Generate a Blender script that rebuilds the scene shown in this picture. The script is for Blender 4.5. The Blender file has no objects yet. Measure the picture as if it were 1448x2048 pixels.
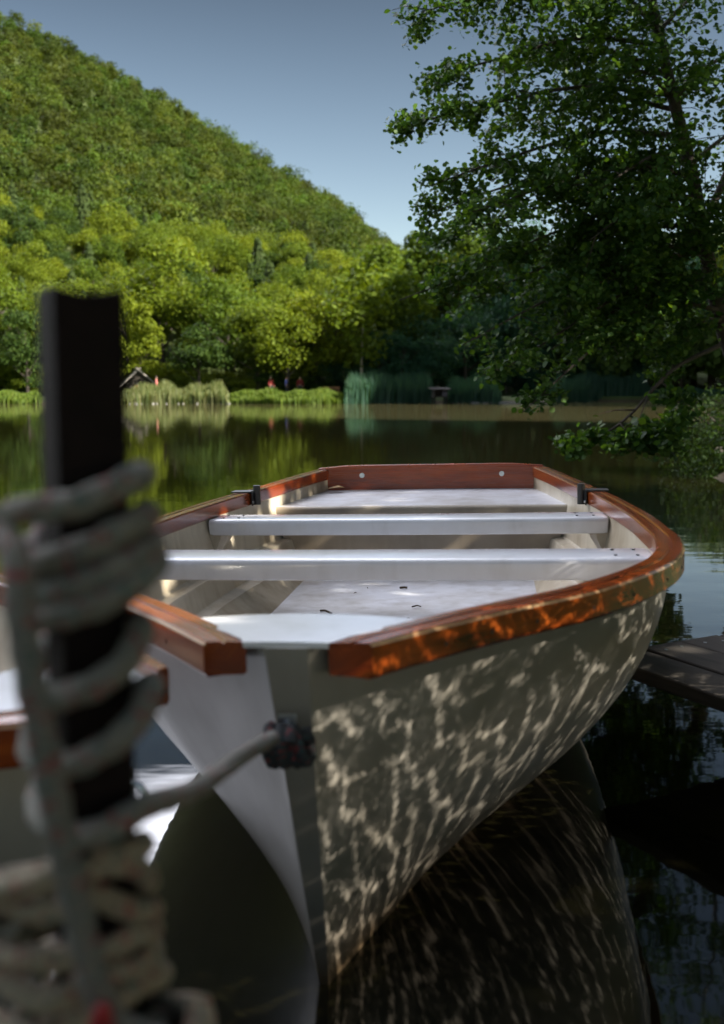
import bpy, math, random
import numpy as np
from mathutils import Vector, Matrix
random.seed(7); RNG = np.random.default_rng(7)
sc = bpy.context.scene
COL = sc.collection
rad = math.radians

# ------------------------------------------------------------------ camera
CAM_H = 1.03
F_PX = 1991.0
PITCH = math.atan((1024 - 778) / F_PX)
cam_d = bpy.data.cameras.new('camera'); cam = bpy.data.objects.new('camera', cam_d); COL.objects.link(cam)
cam.location = (0, 0, CAM_H); cam.rotation_euler = (math.pi/2 - PITCH, 0, 0)
cam_d.sensor_fit = 'VERTICAL'; cam_d.sensor_height = 36; cam_d.lens = 35
cam_d.clip_start = 0.05; cam_d.clip_end = 3000
cam_d.dof.use_dof = True; cam_d.dof.focus_distance = 4.3; cam_d.dof.aperture_fstop = 2.7
cam_d.dof.aperture_blades = 9
sc.camera = cam

def at(x, y, Y):
    """world point at distance Y (along +Y) seen at photo pixel x,y (used as a ruler when measuring the place)"""
    dx = (x - 724) / F_PX; dy = (y - 1024) / F_PX
    fy = math.cos(PITCH) - dy * math.sin(PITCH)
    fz = -math.sin(PITCH) - dy * math.cos(PITCH)
    t = Y / fy
    return Vector((dx * t, Y, CAM_H + fz * t))

# ------------------------------------------------------------------ object helpers
def empty(name, loc=(0, 0, 0), rot=(0, 0, 0), label=None, cat=None, group=None):
    o = bpy.data.objects.new(name, None); COL.objects.link(o)
    o.location = loc; o.rotation_euler = rot; o.empty_display_size = 0.2
    tag(o, label, cat, group); return o
def tag(o, label=None, cat=None, group=None, kind=None):
    if label: o['label'] = label
    if cat: o['category'] = cat
    if group: o['group'] = group
    if kind: o['kind'] = kind
    return o
def mesh_obj(name, verts, faces, mat, parent=None, smooth=None, loc=None, uvs=None):
    me = bpy.data.meshes.new(name)
    me.from_pydata([tuple(v) for v in verts], [], [tuple(f) for f in faces]); me.update()
    if uvs is not None:
        ul = me.uv_layers.new(name='UVMap')
        lv = np.empty(len(me.loops), dtype=np.int32); me.loops.foreach_get('vertex_index', lv)
        ul.data.foreach_set('uv', np.asarray(uvs, dtype=np.float32)[lv].ravel())
    me.materials.append(mat)
    if smooth is not None:
        me.shade_smooth(); me.set_sharp_from_angle(angle=rad(smooth))
    o = bpy.data.objects.new(name, me); COL.objects.link(o)
    if parent: o.parent = parent
    if loc is not None: o.location = loc
    return o
def copy_tree(o, parent=None):
    c = o.copy(); COL.objects.link(c)
    if parent: c.parent = parent; c.matrix_parent_inverse = o.matrix_parent_inverse.copy()
    for ch in list(o.children): copy_tree(ch, c)
    return c
def bevel(o, w, seg=2, ang=40):
    m = o.modifiers.new('bevel', 'BEVEL'); m.width = w; m.segments = seg; m.limit_method = 'ANGLE'; m.angle_limit = rad(ang)
    m.harden_normals = False
    o.data.shade_smooth(); o.data.set_sharp_from_angle(angle=rad(50)); return o
class MB:
    def __init__(s): s.v = []; s.f = []
    def box(s, c, d, rot=None):
        b = len(s.v); R = rot if rot is not None else Matrix.Identity(3)
        for sx, sy, sz in ((-1,-1,-1),(1,-1,-1),(1,1,-1),(-1,1,-1),(-1,-1,1),(1,-1,1),(1,1,1),(-1,1,1)):
            s.v.append(Vector(c) + R @ Vector((sx*d[0]/2, sy*d[1]/2, sz*d[2]/2)))
        s.f += [tuple(b+i for i in q) for q in ((3,2,1,0),(4,5,6,7),(0,1,5,4),(1,2,6,5),(2,3,7,6),(3,0,4,7))]; return s
    def tube(s, pts, rads, n=8, cap=True):
        pts = [Vector(p) for p in pts]; b = len(s.v)
        up = Vector((0, 0, 1)); prev = None
        for i, p in enumerate(pts):
            t = (pts[min(i+1, len(pts)-1)] - pts[max(i-1, 0)])
            if t.length < 1e-9: t = Vector((0, 0, 1))
            t.normalize()
            if prev is None:
                a = t.orthogonal().normalized()
            else:
                a = (prev - t * prev.dot(t))
                a = a.normalized() if a.length > 1e-6 else t.orthogonal().normalized()
            prev = a; c = t.cross(a)
            r = rads[i] if hasattr(rads, '__len__') else rads
            for k in range(n):
                an = 2*math.pi*k/n
                s.v.append(p + (a*math.cos(an) + c*math.sin(an))*r)
        for i in range(len(pts)-1):
            for k in range(n):
                s.f.append((b+i*n+k, b+i*n+(k+1) % n, b+(i+1)*n+(k+1) % n, b+(i+1)*n+k))
        if cap:
            s.f.append(tuple(b+k for k in range(n))[::-1]); s.f.append(tuple(b+(len(pts)-1)*n+k for k in range(n)))
        return s
    def build(s, name, mat, parent=None, smooth=None): return mesh_obj(name, s.v, s.f, mat, parent, smooth)
def pchip(xs, ys):
    xs = np.array(xs, float); ys = np.array(ys, float); h = np.diff(xs); d = np.diff(ys)/h
    m = np.zeros(len(xs)); m[0] = d[0]; m[-1] = d[-1]
    for i in range(1, len(xs)-1):
        if d[i-1]*d[i] > 0:
            w1 = 2*h[i]+h[i-1]; w2 = h[i]+2*h[i-1]; m[i] = (w1+w2)/(w1/d[i-1]+w2/d[i])
    def f(x):
        x = float(min(max(x, xs[0]), xs[-1])); i = min(int(np.searchsorted(xs, x, 'right'))-1, len(h)-1)
        t = (x-xs[i])/h[i]
        return ((1+2*t)*(1-t)**2*ys[i] + t*(1-t)**2*h[i]*m[i] + t*t*(3-2*t)*ys[i+1] + t*t*(t-1)*h[i]*m[i+1])
    return f
def catmull(pts, per=10):
    P = [Vector(p) for p in pts]; P = [P[0]*2-P[1]] + P + [P[-1]*2-P[-2]]; out = []
    for i in range(1, len(P)-2):
        for k in range(per):
            t = k/per; a, b, c, d = P[i-1], P[i], P[i+1], P[i+2]
            out.append(0.5*((2*b)+(c-a)*t+(2*a-5*b+4*c-d)*t*t+(3*b-a-3*c+d)*t**3))
    out.append(P[-2]); return out

# ------------------------------------------------------------------ materials
class NT:
    def __init__(s, name):
        s.m = bpy.data.materials.new(name); s.m.use_nodes = True; s.t = s.m.node_tree; s.t.nodes.clear()
        s.out = s.n('ShaderNodeOutputMaterial')
    def n(s, typ, **kw):
        nd = s.t.nodes.new(typ)
        for k, v in kw.items():
            if k in nd.inputs: nd.inputs[k].default_value = v
            else: setattr(nd, k, v)
        return nd
    def l(s, a, b): s.t.links.new(a, b)
    def noise(s, vec, scale, detail=4, rough=.55, dim='3D'):
        nd = s.n('ShaderNodeTexNoise'); nd.inputs['Scale'].default_value = scale
        nd.inputs['Detail'].default_value = detail; nd.inputs['Roughness'].default_value = rough
        if vec is not None: s.l(vec, nd.inputs['Vector'])
        return nd
    def mapping(s, vec, scale=(1, 1, 1), loc=(0, 0, 0), rot=(0, 0, 0)):
        nd = s.n('ShaderNodeMapping'); nd.inputs['Scale'].default_value = scale; nd.inputs['Location'].default_value = loc
        nd.inputs['Rotation'].default_value = rot; s.l(vec, nd.inputs['Vector']); return nd.outputs[0]
    def ramp(s, fac, stops):
        nd = s.n('ShaderNodeValToRGB'); e = nd.color_ramp.elements
        while len(e) < len(stops): e.new(0.5)
        for i, (p, c) in enumerate(stops):
            e[i].position = p; e[i].color = (*c, 1) if len(c) == 3 else c
        s.l(fac, nd.inputs[0]); return nd.outputs[0]
    def mix(s, fac, a, b, blend='MIX'):
        nd = s.n('ShaderNodeMix', data_type='RGBA', blend_type=blend)
        for v, i in ((fac, 0), (a, 6), (b, 7)):
            if isinstance(v, (int, float)): nd.inputs[i].default_value = v
            elif isinstance(v, tuple): nd.inputs[i].default_value = (*v, 1)
            else: s.l(v, nd.inputs[i])
        return nd.outputs[2]
    def math(s, op, a, b=None, clamp=False):
        nd = s.n('ShaderNodeMath', operation=op); nd.use_clamp = clamp
        for i, v in enumerate((a, b)):
            if v is None: continue
            if isinstance(v, (int, float)): nd.inputs[i].default_value = v
            else: s.l(v, nd.inputs[i])
        return nd.outputs[0]
    def bsdf(s, color, rough=.5, bump=None, bstr=.3, bdist=.01, **kw):
        b = s.n('ShaderNodeBsdfPrincipled')
        if isinstance(color, tuple): b.inputs['Base Color'].default_value = (*color, 1)
        else: s.l(color, b.inputs['Base Color'])
        if isinstance(rough, (int, float)): b.inputs['Roughness'].default_value = rough
        else: s.l(rough, b.inputs['Roughness'])
        for k, v in kw.items(): b.inputs[k.replace('_', ' ')].default_value = v
        if bump is not None:
            bp = s.n('ShaderNodeBump'); bp.inputs['Strength'].default_value = bstr; bp.inputs['Distance'].default_value = bdist
            s.l(bump, bp.inputs['Height']); s.l(bp.outputs[0], b.inputs['Normal'])
        s.l(b.outputs[0], s.out.inputs[0]); return b
    def obj(s): return s.n('ShaderNodeTexCoord').outputs['Object']
    def uv(s): return s.n('ShaderNodeTexCoord').outputs['UV']

def mat_plain(name, col, rough=.6, var=.25, scale=8, metallic=0, bump=.2, bdist=.005, spec=.5):
    t = NT(name); o = t.obj(); n = t.noise(o, scale, 5)
    dark = tuple(c*(1-var) for c in col); lite = tuple(min(1, c*(1+var)) for c in col)
    c = t.ramp(n.outputs[0], [(.3, dark), (.7, lite)])
    t.bsdf(c, rough, bump=t.noise(o, scale*6, 4).outputs[0], bstr=bump, bdist=bdist, Metallic=metallic, Specular_IOR_Level=spec); return t.m

def mat_gelcoat(name, col, dirt, dirt_amt=.35, rough=.28, coat=.3, stain=False, scuff=1.0):
    t = NT(name); o = t.obj()
    big = t.noise(o, 3.0, 6, .6).outputs[0]
    streak = t.noise(t.mapping(o, (14, 14, 1.2)), 1.0, 4).outputs[0]
    fine = t.noise(o, 60, 4, .65).outputs[0]
    f = t.math('MULTIPLY', t.ramp(big, [(.42, (0, 0, 0)), (.75, (1, 1, 1))]), dirt_amt)
    c = t.mix(f, col, dirt)
    f2 = t.math('MULTIPLY', t.ramp(streak, [(.5, (0, 0, 0)), (.78, (1, 1, 1))]), dirt_amt*.6)
    c = t.mix(f2, c, tuple(x*.75 for x in dirt))
    sp = t.ramp(fine, [(.70, (0, 0, 0)), (.74, (1, 1, 1))])
    c = t.mix(t.math('MULTIPLY', sp, .35*scuff), c, (.12, .09, .06))
    if stain:
        sep = t.n('ShaderNodeSeparateXYZ'); t.l(o, sep.inputs[0])
        zz = t.math('ADD', sep.outputs[2], t.math('MULTIPLY', t.math('SUBTRACT', big, .5), .10))
        m = t.ramp(t.math('ADD', zz, .3), [(.18, (1, 1, 1)), (.26, (.45, .45, .45)), (.40, (0, 0, 0))])
        c = t.mix(t.math('MULTIPLY', m, .85), c, (.10, .055, .018))
    r = t.math('ADD', t.math('MULTIPLY', big, .25), rough-.1)
    b = t.bsdf(c, r, bump=t.noise(o, 9, 3).outputs[0], bstr=.08, bdist=.01)
    b.inputs['Coat Weight'].default_value = coat; b.inputs['Coat Roughness'].default_value = .12
    return t.m

def mat_wood(name, c0, c1, c2, rough=.3, coat=.5, use_uv=True, scale=1.0, wear=None):
    t = NT(name); v = t.uv() if use_uv else t.obj()
    m = t.mapping(v, (2.2*scale, 26*scale, 26*scale) if use_uv else (22*scale, 2.0*scale, 22*scale))
    w = t.noise(m, 1.0, 6, .62); w.inputs['Distortion'].default_value = .8
    g = t.noise(t.mapping(v, (9*scale, 160*scale, 160*scale) if use_uv else (140*scale, 8*scale, 140*scale)), 1.0, 3).outputs[0]
    c = t.ramp(w.outputs[0], [(.25, c0), (.5, c1), (.78, c2)])
    c = t.mix(t.math('MULTIPLY', t.ramp(g, [(.45, (0, 0, 0)), (.75, (1, 1, 1))]), .45), c, tuple(x*.45 for x in c0))
    kn = t.noise(t.mapping(v, (3*scale, 12*scale, 12*scale) if use_uv else (12*scale, 3*scale, 12*scale), (4.1, 2.2, 0)), 1.0, 2).outputs[0]
    c = t.mix(t.math('MULTIPLY', t.ramp(kn, [(.62, (0, 0, 0)), (.72, (1, 1, 1))]), .75), c, tuple(x*.25 for x in c0))
    if wear:
        sep = t.n('ShaderNodeSeparateXYZ'); t.l(t.uv(), sep.inputs[0])
        d = t.math('ABSOLUTE', t.math('SUBTRACT', sep.outputs[1], wear[0]))
        nz = t.noise(t.mapping(t.uv(), (7, 60, 1)), 1.0, 5, .7).outputs[0]
        e = t.math('SUBTRACT', t.math('MULTIPLY', nz, wear[1]), d)
        k = t.ramp(t.math('ADD', t.math('MULTIPLY', e, 60), .0, True), [(.0, (0, 0, 0)), (.5, (1, 1, 1))])
        c = t.mix(t.math('MULTIPLY', k, .8), c, (.52, .40, .22))
    b = t.bsdf(c, t.math('ADD', t.math('MULTIPLY', g, .25), rough-.1), bump=g, bstr=.12, bdist=.003)
    b.inputs['Coat Weight'].default_value = coat; b.inputs['Coat Roughness'].default_value = .15
    return t.m

def mat_leaf(name, dark, mid, lite, trans=.35, rough=.45, attr=None, spec=.4, big=None):
    t = NT(name)
    g = t.n('ShaderNodeNewGeometry')
    r = g.outputs['Random Per Island']
    c = t.ramp(r, [(0, dark), (.5, mid), (1, lite)])
    if big:
        oi = t.n('ShaderNodeObjectInfo').outputs['Random']
        c = t.mix(t.math('MULTIPLY', oi, big[1]), c, big[0])
    if attr:
        a = t.n('ShaderNodeAttribute'); a.attribute_name = attr
        c = t.mix(1.0, c, a.outputs['Color'], 'MULTIPLY')
    d = t.n('ShaderNodeBsdfPrincipled'); t.l(c, d.inputs['Base Color']); d.inputs['Roughness'].default_value = rough
    d.inputs['Specular IOR Level'].default_value = spec
    tr = t.n('ShaderNodeBsdfTranslucent')
    t.l(t.mix(1.0, c, (1.35, 1.25, .35), 'MULTIPLY'), tr.inputs[0])
    mx = t.n('ShaderNodeMixShader'); mx.inputs[0].default_value = trans
    t.l(d.outputs[0], mx.inputs[1]); t.l(tr.outputs[0], mx.inputs[2]); t.l(mx.outputs[0], t.out.inputs[0])
    return t.m

M = {}
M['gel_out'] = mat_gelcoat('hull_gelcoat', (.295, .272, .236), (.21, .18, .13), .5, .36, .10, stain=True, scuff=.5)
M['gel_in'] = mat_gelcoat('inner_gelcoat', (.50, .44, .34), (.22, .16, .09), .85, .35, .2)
M['gel_riser'] = mat_gelcoat('shaded_stained_riser_gelcoat', (.33, .28, .21), (.20, .15, .10), .6, .4, .1)  # darker beige: thwart shade put into the colour, along with real dirt
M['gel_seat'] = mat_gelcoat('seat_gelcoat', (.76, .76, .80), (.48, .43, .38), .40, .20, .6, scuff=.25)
M['gel_floor'] = mat_gelcoat('floor_gelcoat', (.56, .565, .60), (.24, .20, .15), .75, .42, .15, scuff=1.4)
M['rail'] = mat_wood('varnished_rail_wood', (.10, .013, .002), (.21, .036, .004), (.32, .075, .008), .20, .7, True, 1.0, wear=(.402, .013))
M['transom'] = mat_wood('varnished_board_wood', (.17, .020, .002), (.30, .040, .003), (.40, .072, .005), .26, .25, True, .8)
M['old_wood'] = mat_wood('weathered_plank_wood', (.018, .014, .011), (.033, .026, .020), (.055, .043, .032), .85, 0, False, .8)
M['black_metal'] = mat_plain('black_painted_metal', (.012, .012, .013), .45, .3, 30)
M['rust'] = mat_plain('dark_rusty_steel', (.0055, .0030, .0028), .75, .6, 22, 0, .5, spec=.12)
M['steel'] = mat_plain('galvanised_bolt_steel', (.55, .57, .58), .3, .15, 40, .9)
M['bark'] = mat_plain('grey_brown_bark', (.045, .036, .028), .9, .5, 6, 0, .8, .03)
M['birch'] = mat_plain('pale_birch_bark', (.26, .23, .19), .8, .4, 4, 0, .5, .02)
M['litter'] = mat_plain('dry_twig_brown', (.06, .035, .015), .8, .4, 30)
M['alder'] = mat_leaf('alder_leaf', (.028, .070, .016), (.046, .105, .020), (.085, .155, .026), .42, .5, spec=.2)
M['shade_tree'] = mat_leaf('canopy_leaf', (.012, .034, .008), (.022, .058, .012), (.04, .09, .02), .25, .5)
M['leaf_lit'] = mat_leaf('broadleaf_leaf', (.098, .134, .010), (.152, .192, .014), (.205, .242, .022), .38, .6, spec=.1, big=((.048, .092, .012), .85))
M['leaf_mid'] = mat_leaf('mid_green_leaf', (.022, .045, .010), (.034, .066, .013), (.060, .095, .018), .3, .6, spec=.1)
M['leaf_shaded'] = mat_leaf('shaded_broadleaf_leaf', (.022, .062, .034), (.036, .092, .046), (.055, .12, .055), .3, .6, spec=.12, big=((.024, .075, .050), .6))  # bluish tone of the shaded far shore put into the leaf colour
M['leaf_fir'] = mat_leaf('conifer_needles', (.034, .056, .018), (.048, .074, .022), (.064, .092, .028), .15, .7, spec=.1)
M['forest'] = mat_leaf('forest_leaf', (.75, .75, .75), (1, 1, 1), (1.25, 1.2, 1.1), .34, .65, attr='tint', spec=.12)
M['reed'] = mat_leaf('reed_blade', (.026, .072, .050), (.036, .098, .062), (.050, .12, .070), .3, .5)  # shade of the right shore put into the blade colour
M['reed_lit'] = mat_leaf('sunlit_reed_blade', (.08, .12, .04), (.13, .165, .06), (.22, .22, .10), .35, .5)  # reed copy with the sunlight of the left shore in its colour
M['grass'] = mat_leaf('bank_grass_blade', (.06, .11, .012), (.10, .16, .016), (.15, .20, .03), .35, .6)

# ------------------------------------------------------------------ world and sun
SUN_EL, SUN_AZ = rad(33), rad(112)          # azimuth measured clockwise from +Y (view direction)
sun_dir = Vector((math.sin(SUN_AZ)*math.cos(SUN_EL), math.cos(SUN_AZ)*math.cos(SUN_EL), math.sin(SUN_EL)))
w = bpy.data.worlds.new('World'); sc.world = w; w.use_nodes = True
wt = w.node_tree; wt.nodes.clear()
wo = wt.nodes.new('ShaderNodeOutputWorld'); bg = wt.nodes.new('ShaderNodeBackground')
sky = wt.nodes.new('ShaderNodeTexSky'); sky.sky_type = 'NISHITA'; sky.sun_disc = False
sky.sun_elevation = SUN_EL; sky.sun_rotation = SUN_AZ; sky.altitude = 400; sky.air_density = 1.0; sky.dust_density = .6; sky.ozone_density = 1.3
tc = wt.nodes.new('ShaderNodeTexCoord')
sep = wt.nodes.new('ShaderNodeSeparateXYZ'); wt.links.new(tc.outputs['Generated'], sep.inputs[0])
# clouds high above the frame (they show in the water)
mp = wt.nodes.new('ShaderNodeMapping'); mp.inputs['Scale'].default_value = (1, 1, 2.6); wt.links.new(tc.outputs['Generated'], mp.inputs[0])
nz = wt.nodes.new('ShaderNodeTexNoise'); nz.inputs['Scale'].default_value = 3.2; nz.inputs['Detail'].default_value = 7; nz.inputs['Roughness'].default_value = .58
wt.links.new(mp.outputs[0], nz.inputs['Vector'])
cr = wt.nodes.new('ShaderNodeValToRGB'); cr.color_ramp.elements[0].position = .34; cr.color_ramp.elements[1].position = .56
wt.links.new(nz.outputs[0], cr.inputs[0])
el = wt.nodes.new('ShaderNodeMapRange'); el.inputs[1].default_value = .355; el.inputs[2].default_value = .40
wt.links.new(sep.outputs[2], el.inputs[0])
mu = wt.nodes.new('ShaderNodeMath'); mu.operation = 'MULTIPLY'; wt.links.new(cr.outputs[0], mu.inputs[0]); sx_ = wt.nodes.new('ShaderNodeMapRange'); sx_.inputs[1].default_value = .12; sx_.inputs[2].default_value = -.10; wt.links.new(sep.outputs[0], sx_.inputs[0])
sy_ = wt.nodes.new('ShaderNodeMapRange'); sy_.inputs[1].default_value = .0; sy_.inputs[2].default_value = .4; wt.links.new(sep.outputs[1], sy_.inputs[0])
m1 = wt.nodes.new('ShaderNodeMath'); m1.operation = 'MULTIPLY'; wt.links.new(sx_.outputs[0], m1.inputs[0]); wt.links.new(sy_.outputs[0], m1.inputs[1])
m2 = wt.nodes.new('ShaderNodeMath'); m2.operation = 'MULTIPLY'; wt.links.new(m1.outputs[0], m2.inputs[0]); wt.links.new(el.outputs[0], m2.inputs[1])
wt.links.new(m2.outputs[0], mu.inputs[1])
mx = wt.nodes.new('ShaderNodeMix'); mx.data_type = 'RGBA'; wt.links.new(mu.outputs[0], mx.inputs[0]); wt.links.new(sky.outputs[0], mx.inputs[6]); mx.inputs[7].default_value = (42, 43, 48, 1)
gr = wt.nodes.new('ShaderNodeValToRGB'); ge = gr.color_ramp.elements; ge[0].position = 0; ge[0].color = (1.28, 1.17, 1.02, 1); ge[1].position = .36; ge[1].color = (.43, .385, .335, 1)
wt.links.new(sep.outputs[2], gr.inputs[0])
dk = wt.nodes.new('ShaderNodeMix'); dk.data_type = 'RGBA'; dk.blend_type = 'MULTIPLY'; dk.inputs[0].default_value = 1
wt.links.new(sky.outputs[0], dk.inputs[6]); wt.links.new(gr.outputs[0], dk.inputs[7]); wt.links.new(dk.outputs[2], mx.inputs[6])
wt.links.new(mx.outputs[2], bg.inputs[0]); bg.inputs[1].default_value = .066
wt.links.new(bg.outputs[0], wo.inputs[0])
sd = bpy.data.lights.new('sun', 'SUN'); sun = bpy.data.objects.new('sun', sd); COL.objects.link(sun)
sd.energy = 5.0; sd.angle = rad(.40); sd.color = (1, .93, .80)
sun.rotation_euler = (-sun_dir).to_track_quat('-Z', 'Y').to_euler(); sun.location = sun_dir*50

# ------------------------------------------------------------------ terrain
ridge = pchip([-200, -120, -109, -83, -65, -54, -37, -20, -4, 6, 13, 40, 90], [146, 112, 110.5, 98.5, 89, 82.5, 72, 63, 53, 45, 40, 25, 20])
def sm(t): t = min(max(t, 0), 1); return t*t*(3-2*t)
def shore_y(x): return 78 + .0*x + (5*sm((x+2)/10) + 14*sm((x-8)/20)) - 4*sm((-25-x)/10) + 1.2*math.sin(x*.35)
def bank_x(y): return .37*y + .25 + (.6*math.sin(y*.9) if y > 12 else 0)
def terrain(x, y):
    # how far inside land
    d_far = y - shore_y(x)
    d_right = x - bank_x(y) if y < 95 else 1
    d_near = -1.4 - y
    d = max(d_far, d_right if y > -4 else -9, d_near)
    if d < 0: return max(-1.7, d*.45 - .14)
    z = -.12 + min(.45, d*.5) + min(d, 40)*.004
    if d_far > 14:
        t = min(1.0, (y - shore_y(x) - 14)/238.0)
        back = 1 - .5*sm((y-345)/200)
        z += ridge(x)*(t**.92)*back
    if x > 42 and y > 20:
        z += 85*sm((x-42)/70)*sm((y-14)/32)*(1-.6*sm((y-64)/34))
    return z
xs = np.concatenate([np.linspace(-260, -60, 21), np.linspace(-54, 56, 111), np.linspace(64, 260, 24)])
ys = np.concatenate([np.linspace(-60, -6, 8), np.linspace(-4, 110, 115), np.linspace(116, 420, 52), np.array([470, 560])])
V = [(x, y, terrain(x, y)) for y in ys for x in xs]
nx = len(xs)
Fc = [(j*nx+i, j*nx+i+1, (j+1)*nx+i+1, (j+1)*nx+i) for j in range(len(ys)-1) for i in range(nx-1)]
t = NT('ground_soil_and_grass'); o = t.obj(); n = t.noise(o, .35, 8, .65).outputs[0]; n2 = t.noise(o, 6, 5).outputs[0]
sepz = t.n('ShaderNodeSeparateXYZ'); t.l(o, sepz.inputs[0])
c = t.ramp(n, [(.3, (.035, .055, .010)), (.55, (.060, .095, .014)), (.75, (.095, .11, .03))])
c = t.mix(t.math('MULTIPLY', n2, .4), c, (.05, .045, .02))
c = t.mix(t.ramp(t.math('ADD', sepz.outputs[2], .3), [(.30, (1, 1, 1)), (.42, (0, 0, 0))]), c, (.06, .045, .022))
t.bsdf(c, .95, bump=n2, bstr=.6, bdist=.1)
tag(mesh_obj('ground', V, Fc, t.m, smooth=60), kind='structure')

# ------------------------------------------------------------------ water
t = NT('lake_water'); o = t.obj()
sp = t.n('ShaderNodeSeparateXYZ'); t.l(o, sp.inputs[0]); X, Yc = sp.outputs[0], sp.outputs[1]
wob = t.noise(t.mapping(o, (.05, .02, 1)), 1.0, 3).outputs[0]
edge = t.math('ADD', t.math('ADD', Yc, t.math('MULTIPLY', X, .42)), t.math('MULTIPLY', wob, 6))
band = t.ramp(t.math('DIVIDE', edge, 100), [(.40, (0, 0, 0)), (.44, (1, 1, 1))])  # sunlit water beyond the shadow edge, put into the colour
near = t.noise(t.mapping(o, (2.6, 4.2, 1)), 1.0, 3, .45).outputs[0]
mid = t.noise(t.mapping(o, (.9, 3.2, 1)), 1.0, 3, .5).outputs[0]
hgt = t.math('ADD', t.math('MULTIPLY', near, .35), t.math('MULTIPLY', mid, .65))
murk = t.mix(t.noise(o, .5, 3).outputs[0], (.0055, .0050, .0019), (.0105, .0092, .0034))
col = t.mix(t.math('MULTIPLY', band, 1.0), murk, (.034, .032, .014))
b = t.bsdf(col, .035, bump=hgt, bstr=.055, bdist=.05)
b.inputs['IOR'].default_value = 1.68
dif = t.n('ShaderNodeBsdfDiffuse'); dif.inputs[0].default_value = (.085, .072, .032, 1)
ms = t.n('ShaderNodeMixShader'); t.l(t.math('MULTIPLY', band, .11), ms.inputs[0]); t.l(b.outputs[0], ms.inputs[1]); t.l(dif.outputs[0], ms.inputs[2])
t.l(ms.outputs[0], t.out.inputs[0])
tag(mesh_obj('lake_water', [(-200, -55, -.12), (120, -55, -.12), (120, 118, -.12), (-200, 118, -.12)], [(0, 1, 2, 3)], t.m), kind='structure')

# ------------------------------------------------------------------ rowing boat
LEN = 3.70
b_rail = pchip([0, .12, .2, .3, .45, .6, .72, .87, 1.08, 1.31, 1.6, 2.1, 2.85, 3.3, 3.7],
               [.14, .235, .30, .387, .525, .63, .70, .768, .822, .846, .846, .818, .73, .665, .597])
b_wl = pchip([0, .2, .47, .71, 1.165, 1.585, 2.1, 3.0, 3.7], [.012, .055, .118, .180, .345, .495, .555, .52, .43])
WL = -.12
p_sec = pchip([0, .15, .5, 1.0, 1.5, 3.7], [1.0, 1.05, 1.35, 2.1, 2.9, 3.0])
gun = pchip([0, .6, 1.6, 2.6, 3.7], [.622, .613, .606, .608, .620])
h_top = pchip([0, .03, .07, .12, .2, .3, .42]+[.55, .7, .87, 1.08, 1.31, 1.6, 2.1, 2.85, 3.3, 3.7], [.046, .072, .108, .152, .228, .325, .452]+[b_rail(q)-.036 for q in (.55, .7, .87, 1.08, 1.31, 1.6, 2.1, 2.85, 3.3, 3.7)])
def hull_top(s):
    return h_top(s)
def hull_b(s, z):
    zt = gun(s); bt = hull_top(s); bw = b_wl(s)
    if z >= WL:
        fr = min((z-WL)/(zt-WL), 1)
        v = bw + (bt-bw)*(1-(1-fr)**p_sec(s))
        k = .016*sm((s-1.0)/.5)
        return v - k*sm((zt-.155-z)/.012)*sm(z/.3)
    return bw*math.sqrt(max(0, 1-((z-WL)/.14)**2))
def rake_at(s, z): return (.25*max(0, (gun(s)-z))/.74 + .25*max(0, WL-z))*max(0, 1-s/1.25)**2
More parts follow.
